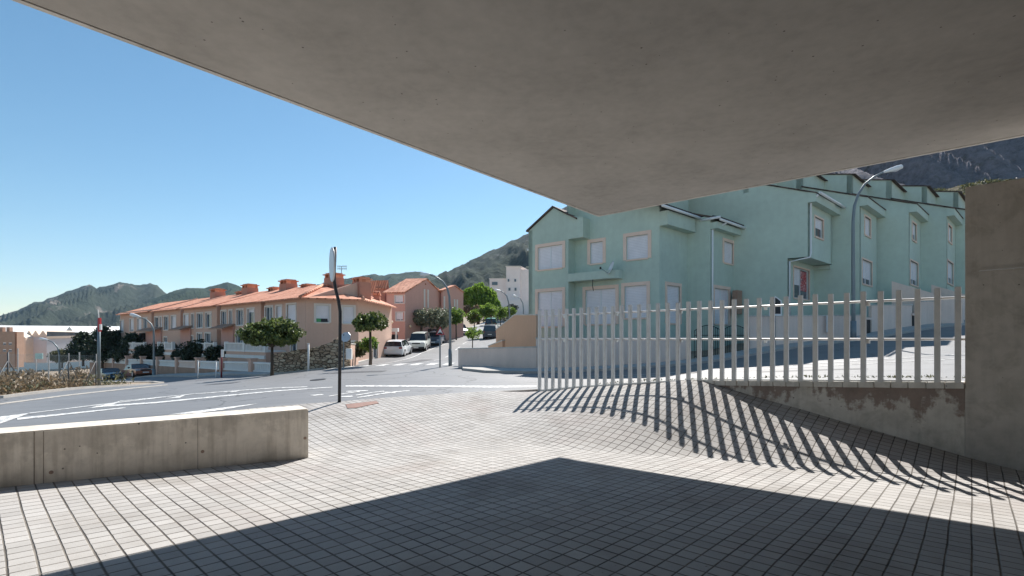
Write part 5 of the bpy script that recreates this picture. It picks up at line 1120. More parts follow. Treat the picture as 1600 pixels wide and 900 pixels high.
for i in range(len(fz_)-1):
    (p, b0_, t0_), (q, b1_, t1_) = fz_[i], fz_[i+1]; L_ = (q-p).length; u = (q-p)/L_; hN = 1.95; step = .11; n = int((L_+hN)/step)
    def clipline(s0, dirn):
        # diagonal wire from the bottom
        pts = []
        for s_, h_ in ((s0, 0), (s0+dirn*hN, hN)): pts.append([s_, h_])
        (a0, h0), (a1, h1) = pts
        lo, hi = 0.0, 1.0
        for bound, sg in ((0, 1), (L_, -1)):
            f0 = (a0-bound)*sg; f1 = (a1-bound)*sg
            if f0 < 0 and f1 < 0: return None
            if f0 < 0: lo = max(lo, f0/(f0-f1))
            elif f1 < 0: hi = min(hi, f0/(f0-f1))
        if hi <= lo: return None
        return [(a0+(a1-a0)*t, h0+(h1-h0)*t) for t in (lo, hi)]
    for k_ in range(-int(hN/step), n+1):
        for dr in (1, -1):
            r_ = clipline(k_*step+(0 if dr > 0 else 0), dr)
            if not r_: continue
            vs = []
            for s_, h_ in r_: c = p+u*s_; bz = b0_+(b1_-b0_)*s_/L_; vs.append(Vector((c.x, c.y, bz+h_)))
            w_ = Vector((0, 0, .004)); mb.add([vs[0]-w_, vs[1]-w_, vs[1]+w_, vs[0]+w_], [(0, 1, 2, 3)])
    for hh in (.05, 1.0, 1.93): mb.tube([P3(p, b0_+hh), P3(q, b1_+hh)], .006, 4)
mb.build('wire_mesh', M['lampsteel'], lf)
r = thing('lot_notice_board', 'pale turquoise notice board on posts in the scrub lot', 'sign', W(61, 580, 33)); mb = MB(); mb.box(W(61, 556.5, 33), (.46, .04, .38), .1); mb.build('board', m_paint('pale_turquoise', (.55, .80, .76), coat=0), r)
mb = MB(); mb.tube([W(56.5, 582, 33.05), W(56.5, 553, 33.05)], .03, 6); mb.build('post', M['galv'], r)
for px, Z, py, lb in ((28, 36, 545, 'thin far fence post left of the notice board'), (76, 36, 553, 'thin far fence post right of the notice board'), (124, 37, 551, 'thin far fence post behind the braced corner')):
    t_ = W(px, py, Z); gz_ = g1(t_.x, t_.y); r = thing('fence_post', lb, 'post', (t_.x, t_.y, gz_), 0, 'thin posts in the scrub lot'); mb = MB(); mb.tube([(t_.x, t_.y, gz_-.2), t_], .04, 6); mb.build('shaft', M['galv'], r)
    mb = MB(); mb.tube([t_, t_+Vector((0, 0, .03))], .05, 6); mb.build('cap', M['galv'], r)

# ------------------------------------------------------------------ cars
def car(kind, label, loc, rz, paint, L=4.2, Wd=1.76, Hh=1.46, lower=None, rails=False):
    r = thing('parked_car' if kind != 'van' else 'parked_van', label, 'car', loc, rz, 'cars parked along the side street' if loc[0] > -20 else 'cars below the terracotta wall')
    P = {'hatch': dict(hood=[(-.5, .30, .66), (-.47, .25, .78), (-.30, .22, .90), (-.22, .2, .95)], belt=.93, cab=[(-.50+.00, .93), (-.235, .94), (-.10, 1.42), (.05, 1.46), (.34, 1.43), (.455, 1.00)], tail=(.495, .95)),
         'suv': dict(cab=[(-.26, 1.02), (-.15, 1.55), (.0, 1.62), (.36, 1.60), (.46, 1.08)]),
         'sedan': dict(cab=[(-.20, .92), (-.08, 1.36), (.05, 1.40), (.20, 1.36), (.34, .95)]), }
    H1 = Hh
    # stations: x/L (front negative), half width factor, z of shoulder, z of centre top
    if kind == 'hatch': st = [(-.5, .80, .52, .56), (-.485, .92, .66, .70), (-.44, .97, .72, .78), (-.33, 1, .80, .90), (-.22, 1, .86, .96), (.1, 1, .90, .94), (.38, 1, .94, .97), (.46, .97, .95, .99), (.492, .92, .88, .92), (.5, .85, .60, .62)]; cab = [(-.225, .93), (-.09, H1-.05), (.06, H1), (.33, H1-.03), (.40, H1-.10), (.475, .98)]
    elif kind == 'suv': st = [(-.5, .86, .66, .70), (-.49, .94, .85, .90), (-.43, .98, .98, 1.02), (-.28, 1, 1.02, 1.08), (.1, 1, 1.04, 1.08), (.40, 1, 1.05, 1.09), (.48, .97, 1.04, 1.08), (.5, .92, .72, .75)]; cab = [(-.27, 1.06), (-.17, H1-.06), (.0, H1), (.38, H1-.02), (.43, H1-.08), (.48, 1.08)]
    elif kind == 'van': st = [(-.5, .86, .66, .70), (-.48, .95, .86, .92), (-.36, 1, .98, 1.06), (.1, 1, 1.02, 1.06), (.44, 1, 1.02, 1.06), (.495, .97, 1.0, 1.04), (.5, .94, .70, .72)]; cab = [(-.37, 1.03), (-.22, H1-.05), (.0, H1), (.42, H1-.03), (.46, H1-.12), (.492, 1.05)]
    else: st = [(-.5, .84, .50, .53), (-.49, .93, .66, .69), (-.42, .97, .76, .80), (-.24, 1, .86, .90), (.1, 1, .88, .92), (.34, .99, .90, .94), (.44, .97, .90, .94), (.49, .93, .84, .88), (.5, .86, .55, .58)]; cab = [(-.215, .89), (-.09, H1-.06), (.04, H1), (.2, H1-.03), (.345, .92)]
    hw = Wd/2; zb = .22 if kind not in ('suv',) else .30
    mb = MB(); rings = []
    for (x_, wf, zs, zt) in st:
        X_ = x_*L; w_ = hw*wf; rings.append([(X_, -w_*.93, zb+(.12 if abs(x_) > .47 else 0)), (X_, -w_, zb+.22), (X_, -w_*1.0, zs*.78), (X_, -w_*.96, zs), (X_, -w_*.72, zt-.01), (X_, 0, zt+.015), (X_, w_*.72, zt-.01), (X_, w_*.96, zs), (X_, w_, zs*.78), (X_, w_, zb+.22), (X_, w_*.93, zb+(.12 if abs(x_) > .47 else 0))])
    n = 11; vs = [v for rg in rings for v in rg]; fs = []
    for i in range(len(rings)-1):
        for k_ in range(n): fs.append((i*n+k_, i*n+(k_+1) % n, (i+1)*n+(k_+1) % n, (i+1)*n+k_))
    fs += [tuple(range(n)), tuple((len(rings)-1)*n+k_ for k_ in range(n-1, -1, -1))]
    mb.add(vs, fs); body = mb.build('body', paint, r, local=True, smooth=False)
    for p in body.data.polygons: p.use_smooth = True
    md = body.modifiers.new('e', 'EDGE_SPLIT'); md.split_angle = math.radians(38)
    # greenhouse: glass volume with painted roof and pillars
    def cross(x_, z_, inset): X_ = x_*L; t = (z_-.9)/(H1-.9); w_ = hw*(.93-.20*max(0, t))-inset; return X_, w_, z_
    mb = MB(); g = [cross(x_, z_, .0) for x_, z_ in cab]; N_ = len(g)
    top = [(a_, -b_, c_) for a_, b_, c_ in g]+[(a_, b_, c_) for a_, b_, c_ in g]
    bz = cab[0][1]-.04; fs = []
    vs = top+[(a_, -hw*.93, bz) for a_, b_, c_ in g]+[(a_, hw*.93, bz) for a_, b_, c_ in g]
    for i in range(N_-1): fs += [(i, i+1, N_+i+1, N_+i), (i, i+1, 2*N_+i+1, 2*N_+i), (N_+i, N_+i+1, 3*N_+i+1, 3*N_+i)]
    mb.add(vs, fs); mb.build('windows', M['carglass'], r, local=True)
    mb = MB(); k0, k1 = 1, N_-2
    rf = [g[i] for i in range(k0, k1+1)]; m_ = len(rf); vs = []
    for a_, b_, c_ in rf: vs += [(a_, -b_-.008, c_-.035), (a_, -b_*.90, c_+.012), (a_, 0, c_+.035), (a_, b_*.90, c_+.012), (a_, b_+.008, c_-.035)]
    fs = [(i*5+k_, i*5+k_+1, (i+1)*5+k_+1, (i+1)*5+k_) for i in range(m_-1) for k_ in range(4)]
    mb.add(vs, fs)
    # pillars as strips following the glass
    def pillar(pa, pb, w_):
        for sg in (-1, 1):
            a0 = Vector((pa[0], sg*(pa[1]+.006), pa[2])); b0 = Vector((pb[0], sg*(pb[1]+.006), pb[2])); mb.add([a0+Vector((-w_/2, 0, 0)), a0+Vector((w_/2, 0, 0)), b0+Vector((w_/2, 0, 0)), b0+Vector((-w_/2, 0, 0))], [(0, 1, 2, 3)])
    pillar((cab[0][0]*L, hw*.93, bz+.02), g[1], .09); pillar((cab[-1][0]*L-.02, hw*.93, bz), g[-2], .22 if kind != 'sedan' else .16)
    xm = .02*L; pillar((xm, hw*.935, bz), (xm, g[2][1], g[2][2]-.03), .07)
    if kind in ('hatch', 'suv', 'van'): xm = .27*L; pillar((xm, hw*.935, bz), (xm, g[3][1], g[3][2]-.03), .06)
    mb.build('roof', paint, r, local=True)
    # wheels
    rw_ = .32 if kind != 'suv' else .36
    for sx in (-.31, .30):
        for sy in (-1, 1):
            mb = MB(); c = Vector((sx*L, sy*(hw-.10), rw_)); mb.tube([c+Vector((0, -.10, 0)), c+Vector((0, .10, 0))], rw_, 20); w_ = mb.build('wheel', M['tyre'], r, local=True)
            mb = MB(); mb.tube([c+Vector((0, sy*.085, 0)), c+Vector((0, sy*.108, 0))], rw_*.62, 16); mb.build('rim', M['rim'], w_, local=True)
            mb = MB(); pts = []
            for k_ in range(13): an = math.pi*k_/12; pts.append((c.x+math.cos(an)*(rw_+.055), sy*(hw+.004), rw_+math.sin(an)*(rw_+.055)))
            mb.add(pts+[(c.x, sy*(hw+.004), rw_-.1)], [(i, i+1, 13) for i in range(12)]); mb.build('wheel_arch', M['blackp'], r, local=True)
    zl = .66 if kind != 'suv' else .86
    for sy in (-1, 1):
        mb = MB(); mb.box((-.485*L, sy*hw*.70, zl), (.09, .34, .15), 0); mb.build('headlight', M['head'], r, local=True, bevel=.02)
        mb = MB(); mb.box((.488*L, sy*hw*.76, zl+.16), (.08, .30, .17) if kind not in ('van', 'suv') else (.08, .16, .42)); mb.build('tail_light', M['tail'], r, local=True, bevel=.02)
        mb = MB(); mb.box((-.17*L, sy*(hw+.09), 1.0 if kind != 'suv' else 1.15), (.10, .18, .12)); mb.build('mirror', paint if kind != 'sedan' else M['blackp'], r, local=True, bevel=.02)
    mb = MB(); mb.box((-.496*L, 0, .40), (.06, Wd*.90, .24)); mb.build('front_bumper', lower or paint, r, local=True, bevel=.03)
    mb = MB(); mb.box((.496*L, 0, .42), (.06, Wd*.90, .24)); mb.build('rear_bumper', lower or paint, r, local=True, bevel=.03)
    mb = MB(); mb.box((-.502*L, 0, zl-.02), (.02, Wd*.46, .12)); mb.build('grille', M['blackp'], r, local=True)
    for sx, zz in ((-.506, .42), (.506, .62 if kind != 'suv' else .75)): mb = MB(); mb.box((sx*L+(.02 if sx < 0 else -.0), 0, zz), (.03, .50, .11)); mb.build('number_plate', M['plate'], r, local=True)
    if lower: mb = MB(); mb.box((0, 0, .38), (L*.62, Wd*1.01, .26)); mb.build('sill_cladding', lower, r, local=True)
    return r
def put(px, Z, kind, label, head, paint, **k):
    """head: unit heading (x,y)"""
    x_ = X(px, Z); z_ = g1(x_, Z)+.03; h = Vector(head).normalized(); rz = math.atan2(-h.y, -h.x)   # local front is -x
    o = car(kind, label, (x_, Z, z_), rz, paint, **k)
    # follow the slope of the street
    e_ = 1.2; gx, gy = g1(x_+h.x*e_, Z+h.y*e_), g1(x_-h.x*e_, Z-h.y*e_); o.rotation_euler.y = math.atan2(gx-gy, 2*e_)
    return o
PW = m_paint('car_white', (.78, .79, .80)); PB = m_paint('car_dark_blue', (.03, .06, .10), .4); PK = m_paint('car_charcoal_blue', (.045, .06, .085), .4); PR = m_paint('car_copper', (.36, .13, .07), .3); PT = m_paint('car_petrol', (.015, .07, .11), .3); PS = m_paint('car_silver', (.50, .52, .52), .5)
put(623, 46.2, 'hatch', 'small white hatchback seen from behind, nearest of the parked row', (.02, 1), PW, L=4.2, Wd=1.78)
put(655.5, 51.5, 'suv', 'pale off-roader with black lower bumper facing down the street behind the white hatchback', (.03, -1), m_paint('car_cream', (.66, .68, .62)), L=4.5, Wd=1.85, Hh=1.78, lower=M['blackp'])
put(680, 57.5, 'hatch', 'blue-grey car facing down the street behind the pale off-roader', (.03, -1), m_paint('car_steel_blue', (.14, .20, .27), .4), L=4.2, Hh=1.45)
put(668, 61.0, 'van', 'dark estate with a pale roof parked beyond the pale off-roader', (.9, -.5), m_paint('car_graphite', (.10, .11, .12), .3), L=4.4, Hh=1.72)
put(718, 70, 'hatch', 'light silver car half hidden by trees on the far left kerb of the slope', (.3, -1), PS, L=4.1)
put(767.3, 63.5, 'van', 'dark blue compact van seen from behind on the slope', (.03, 1), PK, L=4.3, Wd=1.82, Hh=1.78)
put(768.5, 74, 'suv', 'teal green vehicle parked uphill beyond the dark compact van', (.03, 1), m_paint('car_teal', (.03, .26, .21), .1), L=4.4, Wd=1.85, Hh=1.95)
put(216, 48.3, 'sedan', 'old copper-red saloon parked below the balustrade wall', (.80, -.60), PR, L=4.3, Wd=1.68, Hh=1.38)
put(171, 49.5, 'sedan', 'dark petrol-blue car half hidden by the lot fence post', (.80, -.60), PT, L=4.2, Wd=1.7, Hh=1.38)

# ------------------------------------------------------------------ vegetation
def leaf_obj(name, mat, centers, size, parent=None, loc=None, aspect=1.7, droop=0.0, up=.0):
    c = np.asarray(centers, float); n = len(c)
    d = RNG.normal(size=(n, 3)); d[:, 2] -= droop; d /= np.linalg.norm(d, axis=1)[:, None]
    e = RNG.normal(size=(n, 3)); e -= (e*d).sum(1)[:, None]*d; e /= np.linalg.norm(e, axis=1)[:, None]
    s_ = size*RNG.uniform(.6, 1.3, n)[:, None]; a_ = d*s_*aspect/2; b_ = e*s_/2
    nrm = np.cross(d, e)*s_*.18
    v = np.stack([c-a_, c+b_+nrm, c+a_, c-b_+nrm], 1).reshape(-1, 3)
    if parent is not None: v = v-np.array(parent.location)
    elif loc is not None: v = v-np.array(loc)
    me = bpy.data.meshes.new(name); me.vertices.add(4*n); me.vertices.foreach_set('co', v.ravel())
    me.loops.add(4*n); me.loops.foreach_set('vertex_index', np.arange(4*n)); me.polygons.add(n); me.polygons.foreach_set('loop_start', np.arange(0, 4*n, 4)); me.polygons.foreach_set('loop_total', np.full(n, 4))
    me.update(calc_edges=True); me.materials.append(mat); o = bpy.data.objects.new(name, me); C.objects.link(o)
    if parent is not None: o.parent = parent
    elif loc is not None: o.location = loc
    return o
def clumps(c, rad, nclump, per, cr, flat=1.0, shell=.55, bottom=-1.0):
    """leaf centres gathered in clumps inside an ellipsoid"""
    out = []; c = np.array(c, float); rad = np.array(rad, float)
    for _ in range(nclump):
        while True:
            p = RNG.uniform(-1, 1, 3); q = np.linalg.norm(p)
            if shell < q < 1 and p[2] > bottom: break
        q_ = c+p*rad*(1-cr/np.mean(rad)*.45); r_ = cr*RNG.uniform(.55, 1.25)
        k = RNG.normal(size=(per, 3)); k /= np.linalg.norm(k, axis=1)[:, None]; k *= (RNG.uniform(0, 1, per)**.45)[:, None]*r_; k[:, 2] *= flat
        out.append(q_+k)
    return np.concatenate(out)
def limbs(mb, base, top, r0, ends, rl):
    mb.tube([base, base+(top-base)*.35+Vector((random.uniform(-.04, .04), 0, 0)), top], [r0*1.25, r0, r0*.75], 9)
    for e_ in ends: m_ = top+(e_-top)*.5+Vector((0, 0, .12*(e_-top).length)); mb.tube([top-Vector((0, 0, .1)), m_, e_], [rl, rl*.7, rl*.25], 7)
def tree(name, label, px, pyb, Z, cpx, cpy, rx, rz, mat, size, ncl, per, cr, r0=.09, group=None, shell=.5, bottom=-1, ry=None, droop=0, cat='tree', flat=1.0, base=None, aspect=1.7):
    b_ = W(px, pyb, Z); b_.z = base if base is not None else b_.z; r = thing(name, label, cat, b_, 0, group); c = W(cpx, cpy, Z); ry = ry or rx
    top = Vector((b_.x*.5+c.x*.5, Z, c.z-rz*.75)); ends = [c+Vector((math.cos(a_)*rx*.6, math.sin(a_)*ry*.6, random.uniform(-.1, .5)*rz)) for a_ in np.linspace(0, 6.28, 7)[:-1]]
    mb = MB(); limbs(mb, b_-Vector((0, 0, .3)), top, r0, ends, r0*.6); mb.build('trunk', M['bark'], r, smooth=True)
    lv = clumps(c, (rx, ry, rz), ncl, per, cr, flat, shell, bottom)
    gap = np.array([noise.noise(Vector(p)*(1.1/cr*.5)) for p in lv.tolist()]); lv = lv[gap > -.22]      # real gaps between sprays
    sprigs = clumps(c+Vector((0, 0, rz*.06)), (rx*1.13, ry*1.13, rz*1.18), max(10, ncl//7), max(10, per//5), cr*.75, flat, .86, -.25)
    leaf_obj('crown', mat, np.concatenate([lv, sprigs]), size, r, droop=droop, aspect=aspect); return r
px2m = lambda d, Z: d/F*Z
Zt = 28.6
tree('round_topped_tree', 'neatly clipped round-topped tree in front of the balustrade, left of the golden stone wall', 425, 584, Zt, 425.5, 524, px2m(44, Zt), px2m(22, Zt), M['leaf_ficus'], .11, 240, 85, .30, group='clipped round-topped street trees', bottom=-.55, shell=.35, base=-2.05)
Zt = 27.5
tree('round_topped_tree', 'clipped round-topped tree between the terracotta corner house and the white hatchback', 578.5, 562, 29.5, 578.5, 505, px2m(26, 29.5), px2m(15.5, 29.5), M['leaf_ficus'], .10, 210, 65, .22, group='clipped round-topped street trees', bottom=-.6, shell=.3, base=-1.6)
tree('low_shrub', 'low green shrub under the smaller clipped tree', 577, 553, 33, 577, 538, px2m(14, 33), px2m(9, 33), M['leaf_young'], .11, 35, 40, .25, r0=.03, cat='shrub', base=-1.4)
tree('olive_tree', 'grey-green olive tree left of the street lamp arm, the paler of two', 659, 530, 58, 658, 497, px2m(16, 58), px2m(13, 58), M['leaf_olive'], .16, 90, 70, .5, r0=.16, group='olive trees beside the side street', base=-.3)
tree('olive_tree', 'bushy olive tree behind the warning triangle, larger of two', 683, 532, 57, 684, 498, px2m(20, 57), px2m(15, 57), M['leaf_olive'], .15, 110, 70, .5, r0=.18, group='olive trees beside the side street', base=-.3)
# weeping pepper tree
r = thing('weeping_tree', 'big bright green weeping tree in the middle of the street view', 'tree', W(747, 505, 78)); c = W(748, 470, 78); mb = MB()
limbs(mb, W(747, 507, 78), W(747, 475, 78), .22, [c+Vector((dx_, dy_, dz_)) for dx_, dy_, dz_ in ((-1.5, 0, 2), (1.6, .5, 2), (0, -1, 2.6), (-2, .8, 0), (2, -.5, .4))], .13); mb.build('trunk', M['bark'], r, smooth=True)
pts = []
lobes = [(-1.5, 0, 1.5, 1.3), (.1, -.3, 2.3, 1.4), (1.5, .3, 1.6, 1.25), (-2.2, .4, .2, 1.0), (2.2, -.2, .1, 1.05), (.6, .8, 1.2, 1.4), (-.6, -1.0, .7, 1.3), (1.2, -1.0, .2, 1.1)]
for lx, ly, lz, lr in lobes:
    for _ in range(58):
        an = RNG.uniform(0, 6.283); rr0 = RNG.uniform(0, 1)**.6*lr; x0 = c.x+lx+math.cos(an)*rr0; y0 = c.y+ly+math.sin(an)*rr0; z0 = c.z+lz+(1-(rr0/lr)**2)*.75*RNG.uniform(.5, 1.2)-.3
        ln = RNG.uniform(.7, 2.9)*(.6+.5*rr0/lr); t = np.linspace(0, 1, 30)
        pts.append(np.stack([x0+math.cos(an)*t*.35+RNG.normal(size=30)*.06, y0+math.sin(an)*t*.35+RNG.normal(size=30)*.06, z0-t*ln], 1))
leaf_obj('crown', M['leaf_pepper'], np.concatenate(pts), .17, r, droop=1.6, aspect=2.2)
for (px, pyb, Z, cpx, cpy, rx, rz_, lb, pb_) in ((713, 520, 63, 712, 494, 15, 12, 'fresh green street tree right of the olive trees', -.3), (737, 575, 28, 740, 522, 15, 7, 'thin young street tree with sparse pale leaves near the garden wall', -1.55), (771, 510, 66, 763, 486, 15, 9, 'fresh green street tree behind the dark compact van', .3), (782, 503, 76, 783, 488, 9, 7.5, 'small street tree just right of the teal vehicle', 1.2), (796, 500, 84, 796, 487, 10, 6, 'smallest far street tree below the white wall', 2.2), (741, 520, 72, 741, 495, 11, 10, 'street tree with dense crown below the weeping tree', .7)):
    sp_ = px == 737
    tree('street_tree', lb, px, pyb, Z, cpx, cpy, px2m(rx, Z), px2m(rz_, Z), M['leaf_young'], .17 if not sp_ else .07, 55 if not sp_ else 26, 55 if not sp_ else 30, .5 if not sp_ else .16, r0=.09 if not sp_ else .035, group='young street trees on the slope', base=pb_)
# verge lawn, shrubs along the slope
def scatter_on(poly, n, h, size, mat, name, label=None, droop=-1.2, zoff=.05):
    xs = [p[0] for p in poly]; ys = [p[1] for p in poly]; out = []
    while len(out) < n:
        x_, y_ = random.uniform(min(xs), max(xs)), random.uniform(min(ys), max(ys)); ins_ = False; j = len(poly)-1
        for i in range(len(poly)):
            if (poly[i][1] > y_) != (poly[j][1] > y_) and x_ < (poly[j][0]-poly[i][0])*(y_-poly[i][1])/(poly[j][1]-poly[i][1])+poly[i][0]: ins_ = not ins_
            j = i
        if ins_: out.append((x_, y_))
    P = np.array(out); hmap = np.array([noise.noise(Vector((x_*.45, y_*.45, 3))) for x_, y_ in out]); z = G(P[:, 0], P[:, 1])+zoff+np.abs(RNG.uniform(0, 1, n))*h*np.clip(.45+hmap*1.3, .08, 1.3)
    return leaf_obj(name, mat, np.column_stack([P, z]), size, None, (float(P[0, 0]), float(P[0, 1]), float(z[0])), droop=droop, aspect=3.2)
o = scatter_on([(-13.2, 52), (-10.3, 52), (-8.4, 68), (-6, 86), (-9, 86), (-14, 60)], 9000, .12, .12, M['grass'], 'verge_grass'); tag(o, 'sunlit lawn verge beside the side street pavement', 'grass', kind='stuff')
o = scatter_on([(-22.9, 21.5), (-26, 16.5), (-44, 14), (-50, 34), (-44, 45), (-33, 38.3), (-28.5, 34.5), (-24.4, 28)], 46000, 1.35, .085, M['leaf_dry'], 'scrub'); tag(o, 'dry tangled scrub filling the vacant lot', 'scrub', kind='stuff')
o = scatter_on([(-23.3, 22.5), (-27, 18), (-40, 20), (-42, 36), (-33, 38), (-25.6, 34)], 6000, .9, .09, M['leaf_bush'], 'green_scrub'); tag(o, 'sparse green weeds among the dry scrub', 'weeds', kind='stuff')
o = scatter_on([(-13.2, 29.7), (-10.4, 31.5), (-11.4, 34), (-12.4, 45), (-14.5, 45), (-13.5, 33)], 2200, .35, .08, M['leaf_bush'], 'corner_weeds'); tag(o, 'dry weeds along the foot of the terracotta corner house', 'weeds', kind='stuff')
o = scatter_on([(2.6, 15.1), (7.5, 11), (12, 5.4), (12.3, 5.6), (8, 11.4), (3, 15.4)], 500, .10, .03, M['leaf_bush'], 'kerb_weeds', zoff=.02); tag(o, 'tufts of weeds sprouting along the kerb behind the fence', 'weeds', kind='stuff')
for (px, py, Z, w_, h_, lb, mt) in ((735, 488, 74, 20, 13, 'reddish hedge below the weeping tree', 'leaf_dry'), (770, 497, 92, 26, 9, 'low shrubs beside the upper bend of the street', 'leaf_bush'), (800, 482, 96, 12, 6, 'dark low bush under the white wall', 'leaf_hedge'), (700, 508, 66, 14, 8, 'dense green bush behind the olive trees', 'leaf_hedge'), (560, 546, 34, 6, 4, 'dry tuft by the terracotta side wall', 'leaf_bush')):
    c = W(px, py, Z); r = thing('bush', lb, 'bush', c-Vector((0, 0, px2m(h_, Z)))); mb = MB(); mb.tube([c-Vector((0, 0, px2m(h_, Z)+.3)), c], [.06, .02], 6); mb.build('stem', M['bark'], r)
    leaf_obj('foliage', M[mt], clumps(c, (px2m(w_, Z), px2m(w_, Z)*.6, px2m(h_, Z)), 45, 45, .45, shell=.1), .16, r)
# dark conifers / hedges at the left
def conifer(px, pyt, pyb, Z, w_, label, seed):
    b_ = W(px, pyb, Z); t_ = W(px, pyt, Z); r = thing('conifer', label, 'tree', b_, 0, 'dark conifers below the mountain'); h_ = t_.z-b_.z; R_ = px2m(w_, Z)
    mb = MB(); mb.tube([b_-Vector((0, 0, .5)), t_], [.14, .02], 8); pts = []; lv = 7
    for i in range(lv):
        f_ = i/(lv-1); z_ = b_.z+h_*(.12+.84*f_); Lr = R_*(1-f_)**.75+.25
        for k_ in range(7):
            an = k_*math.tau/7+i*.5+RNG.uniform(-.2, .2); e_ = Vector((b_.x+math.cos(an)*Lr, Z+math.sin(an)*Lr, z_+.25*Lr)); s_ = Vector((b_.x, Z, z_)); mb.tube([s_, (s_+e_)/2+Vector((0, 0, -.08)), e_], [.045, .03, .01], 5)
            t = RNG.uniform(.15, 1.05, 95)**.8; base_ = np.array(s_)[None]+(np.array(e_)-np.array(s_))[None]*t[:, None]; pts.append(base_+RNG.normal(size=(95, 3))*np.array([.22, .22, .13]))
    mb.build('trunk', M['bark'], r, smooth=True); leaf_obj('crown', M['leaf_conifer'], np.concatenate(pts), .16, r, aspect=2.4)
conifer(130, 522, 566, 62, 19, 'dark spreading conifer at the left, leftmost of the group', 1); conifer(160, 512, 570, 60, 22, 'dark layered conifer behind the red sign post', 2); conifer(183, 519, 568, 62, 14, 'dark conifer right of the red sign post', 3)
conifer(207, 524, 566, 56, 15, 'dark conifer beside the curved street lamp', 4)
for (px, py, w_, h_, Z, lb) in ((232, 552, 22, 13, 52.5, 'dark clipped hedge below the curved street lamp arm'), (262, 551, 18, 13, 49.5, 'dark hedge in front of the second terracotta balcony'), (312, 549, 32, 16, 44, 'large dark hedge before the middle terracotta house'), (340, 553, 14, 12, 42, 'dark hedge right end near the white small sign'), (195, 553, 18, 13, 57, 'dark hedge at the foot of the conifers'), (97, 556, 14, 9, 62, 'green bush beside the far pale lamp'), (288, 556, 14, 9, 46.5, 'low dark hedge between two larger hedges')):
    c = W(px, py, Z); r = thing('hedge', lb, 'hedge', c-Vector((0, 0, px2m(h_, Z))), 0, 'dark hedges in front of the terracotta houses'); mb = MB(); mb.tube([c-Vector((0, 0, px2m(h_, Z)+.8)), c], [.1, .03], 6); mb.build('stem', M['bark'], r)
    leaf_obj('foliage', M['leaf_hedge'] if px != 97 else M['leaf_bush'], clumps(c, (px2m(w_, Z), 1.3, px2m(h_, Z)), 120, 60, .42, shell=.15), .13, r)

# ------------------------------------------------------------------ mountains
def mountain(name, prof, Rr, Rb, zb, mat, amp, seed, nx=260, ny=60, pw=1.0):
    px = np.linspace(prof[0][0], prof[-1][0], nx); ry = np.interp(px, [p[0] for p in prof], [p[1] for p in prof])
    fr = np.concatenate([np.linspace(0, 1, ny), np.linspace(1.03, 1.5, 10)])
    VX = np.zeros((nx, len(fr))); VY = VX.copy(); VZ = VX.copy()
    for i in range(nx):
        k_ = (px[i]-800)/F
        for j, f_ in enumerate(fr):
            Rj = Rb+(Rr-Rb)*f_; x_, y_ = k_*Rj, Rj
            zr_ = (HY-ry[i])/F*Rr
            if f_ <= 1: z_ = zb+(zr_-zb)*f_**pw
            else: z_ = zr_-(f_-1)*(zr_-zb)*1.6
            sc0 = 4.5/Rr; q = Vector((x_*sc0*1.6+seed, y_*sc0, seed))
            nn_ = noise.fractal(q, 1.15, 2.1, 5); q2 = Vector((q.x*1.5+q.y*.4, q.y*.55, seed)); rg = 1-abs(noise.fractal(q2*1.3+Vector((5, 3, 1)), 1.15, 2.0, 4))*1.9
            env = math.sin(math.pi*min(1, max(0, f_)))**.8 if f_ <= 1 else .5
            z_ += amp*(nn_*.55+(rg-.6)*.95)*env + (amp*.10*noise.fractal(Vector((px[i]*.06, seed, 0)), .9, 2, 4) if f_ == 1 else 0)
            xo = amp*.25*noise.fractal(q*1.2+Vector((9, 9, 9)), 1, 2, 4)*env
            VX[i, j] = x_+xo; VY[i, j] = y_; VZ[i, j] = z_
    return struct(grid_mesh(name, VX, VY, VZ, mat))
mL = m_mountain('left_range_scrub', (.22, .19, .16), (.038, .046, .030), .006, .555, (.010, .015, .011))
mC = m_mountain('centre_range_scrub', (.10, .095, .08), (.030, .044, .024), .007, .60, (.008, .014, .010))
mR = m_mountain('right_mountain_scrub', (.075, .075, .075), (.026, .038, .023), .01, .56, (.007, .013, .011))
mountain('mountain', [(-260, 540), (-120, 522), (-40, 508), (0, 496), (25, 487), (52, 473), (65, 472), (103, 456), (128, 448), (140, 444.5), (152, 450), (170, 446), (187, 440), (212, 446), (235, 443), (245, 446), (259, 458), (285, 470), (330, 485)], 1500, 700, -25, mL, 60, 3.1, 320)
mountain('mountain', [(235, 470), (262, 461), (276, 455), (291, 450.5), (320, 451), (340, 444), (356, 442), (380, 450), (410, 459), (450, 460), (480, 452), (505, 443), (530, 437), (560, 432), (582, 428), (600, 431), (620, 427), (642, 423.5), (660, 425), (680, 430), (698, 433.5), (720, 440), (760, 455)], 1250, 500, 0, mC, 36, 7.7, 300)
mountain('mountain', [(640, 470), (675, 450), (700, 432.5), (715, 421), (740, 405), (765, 392), (780, 387), (800, 376), (825, 366), (860, 340), (900, 315), (960, 285), (1040, 262), (1120, 255), (1200, 262)], 900, 260, 6, mR, 30, 12.4, 260)
mCl = m_mountain('cliff_rock', (.27, .25, .27), (.10, .095, .06), .06, .30, (.05, .048, .055))
mountain('cliff', [(1120, 300), (1200, 262), (1290, 225), (1360, 175), (1450, 120), (1600, 90), (1800, 60), (2100, 20)], 330, 150, 34, mCl, 24, 21.3, 240, 80, .75)
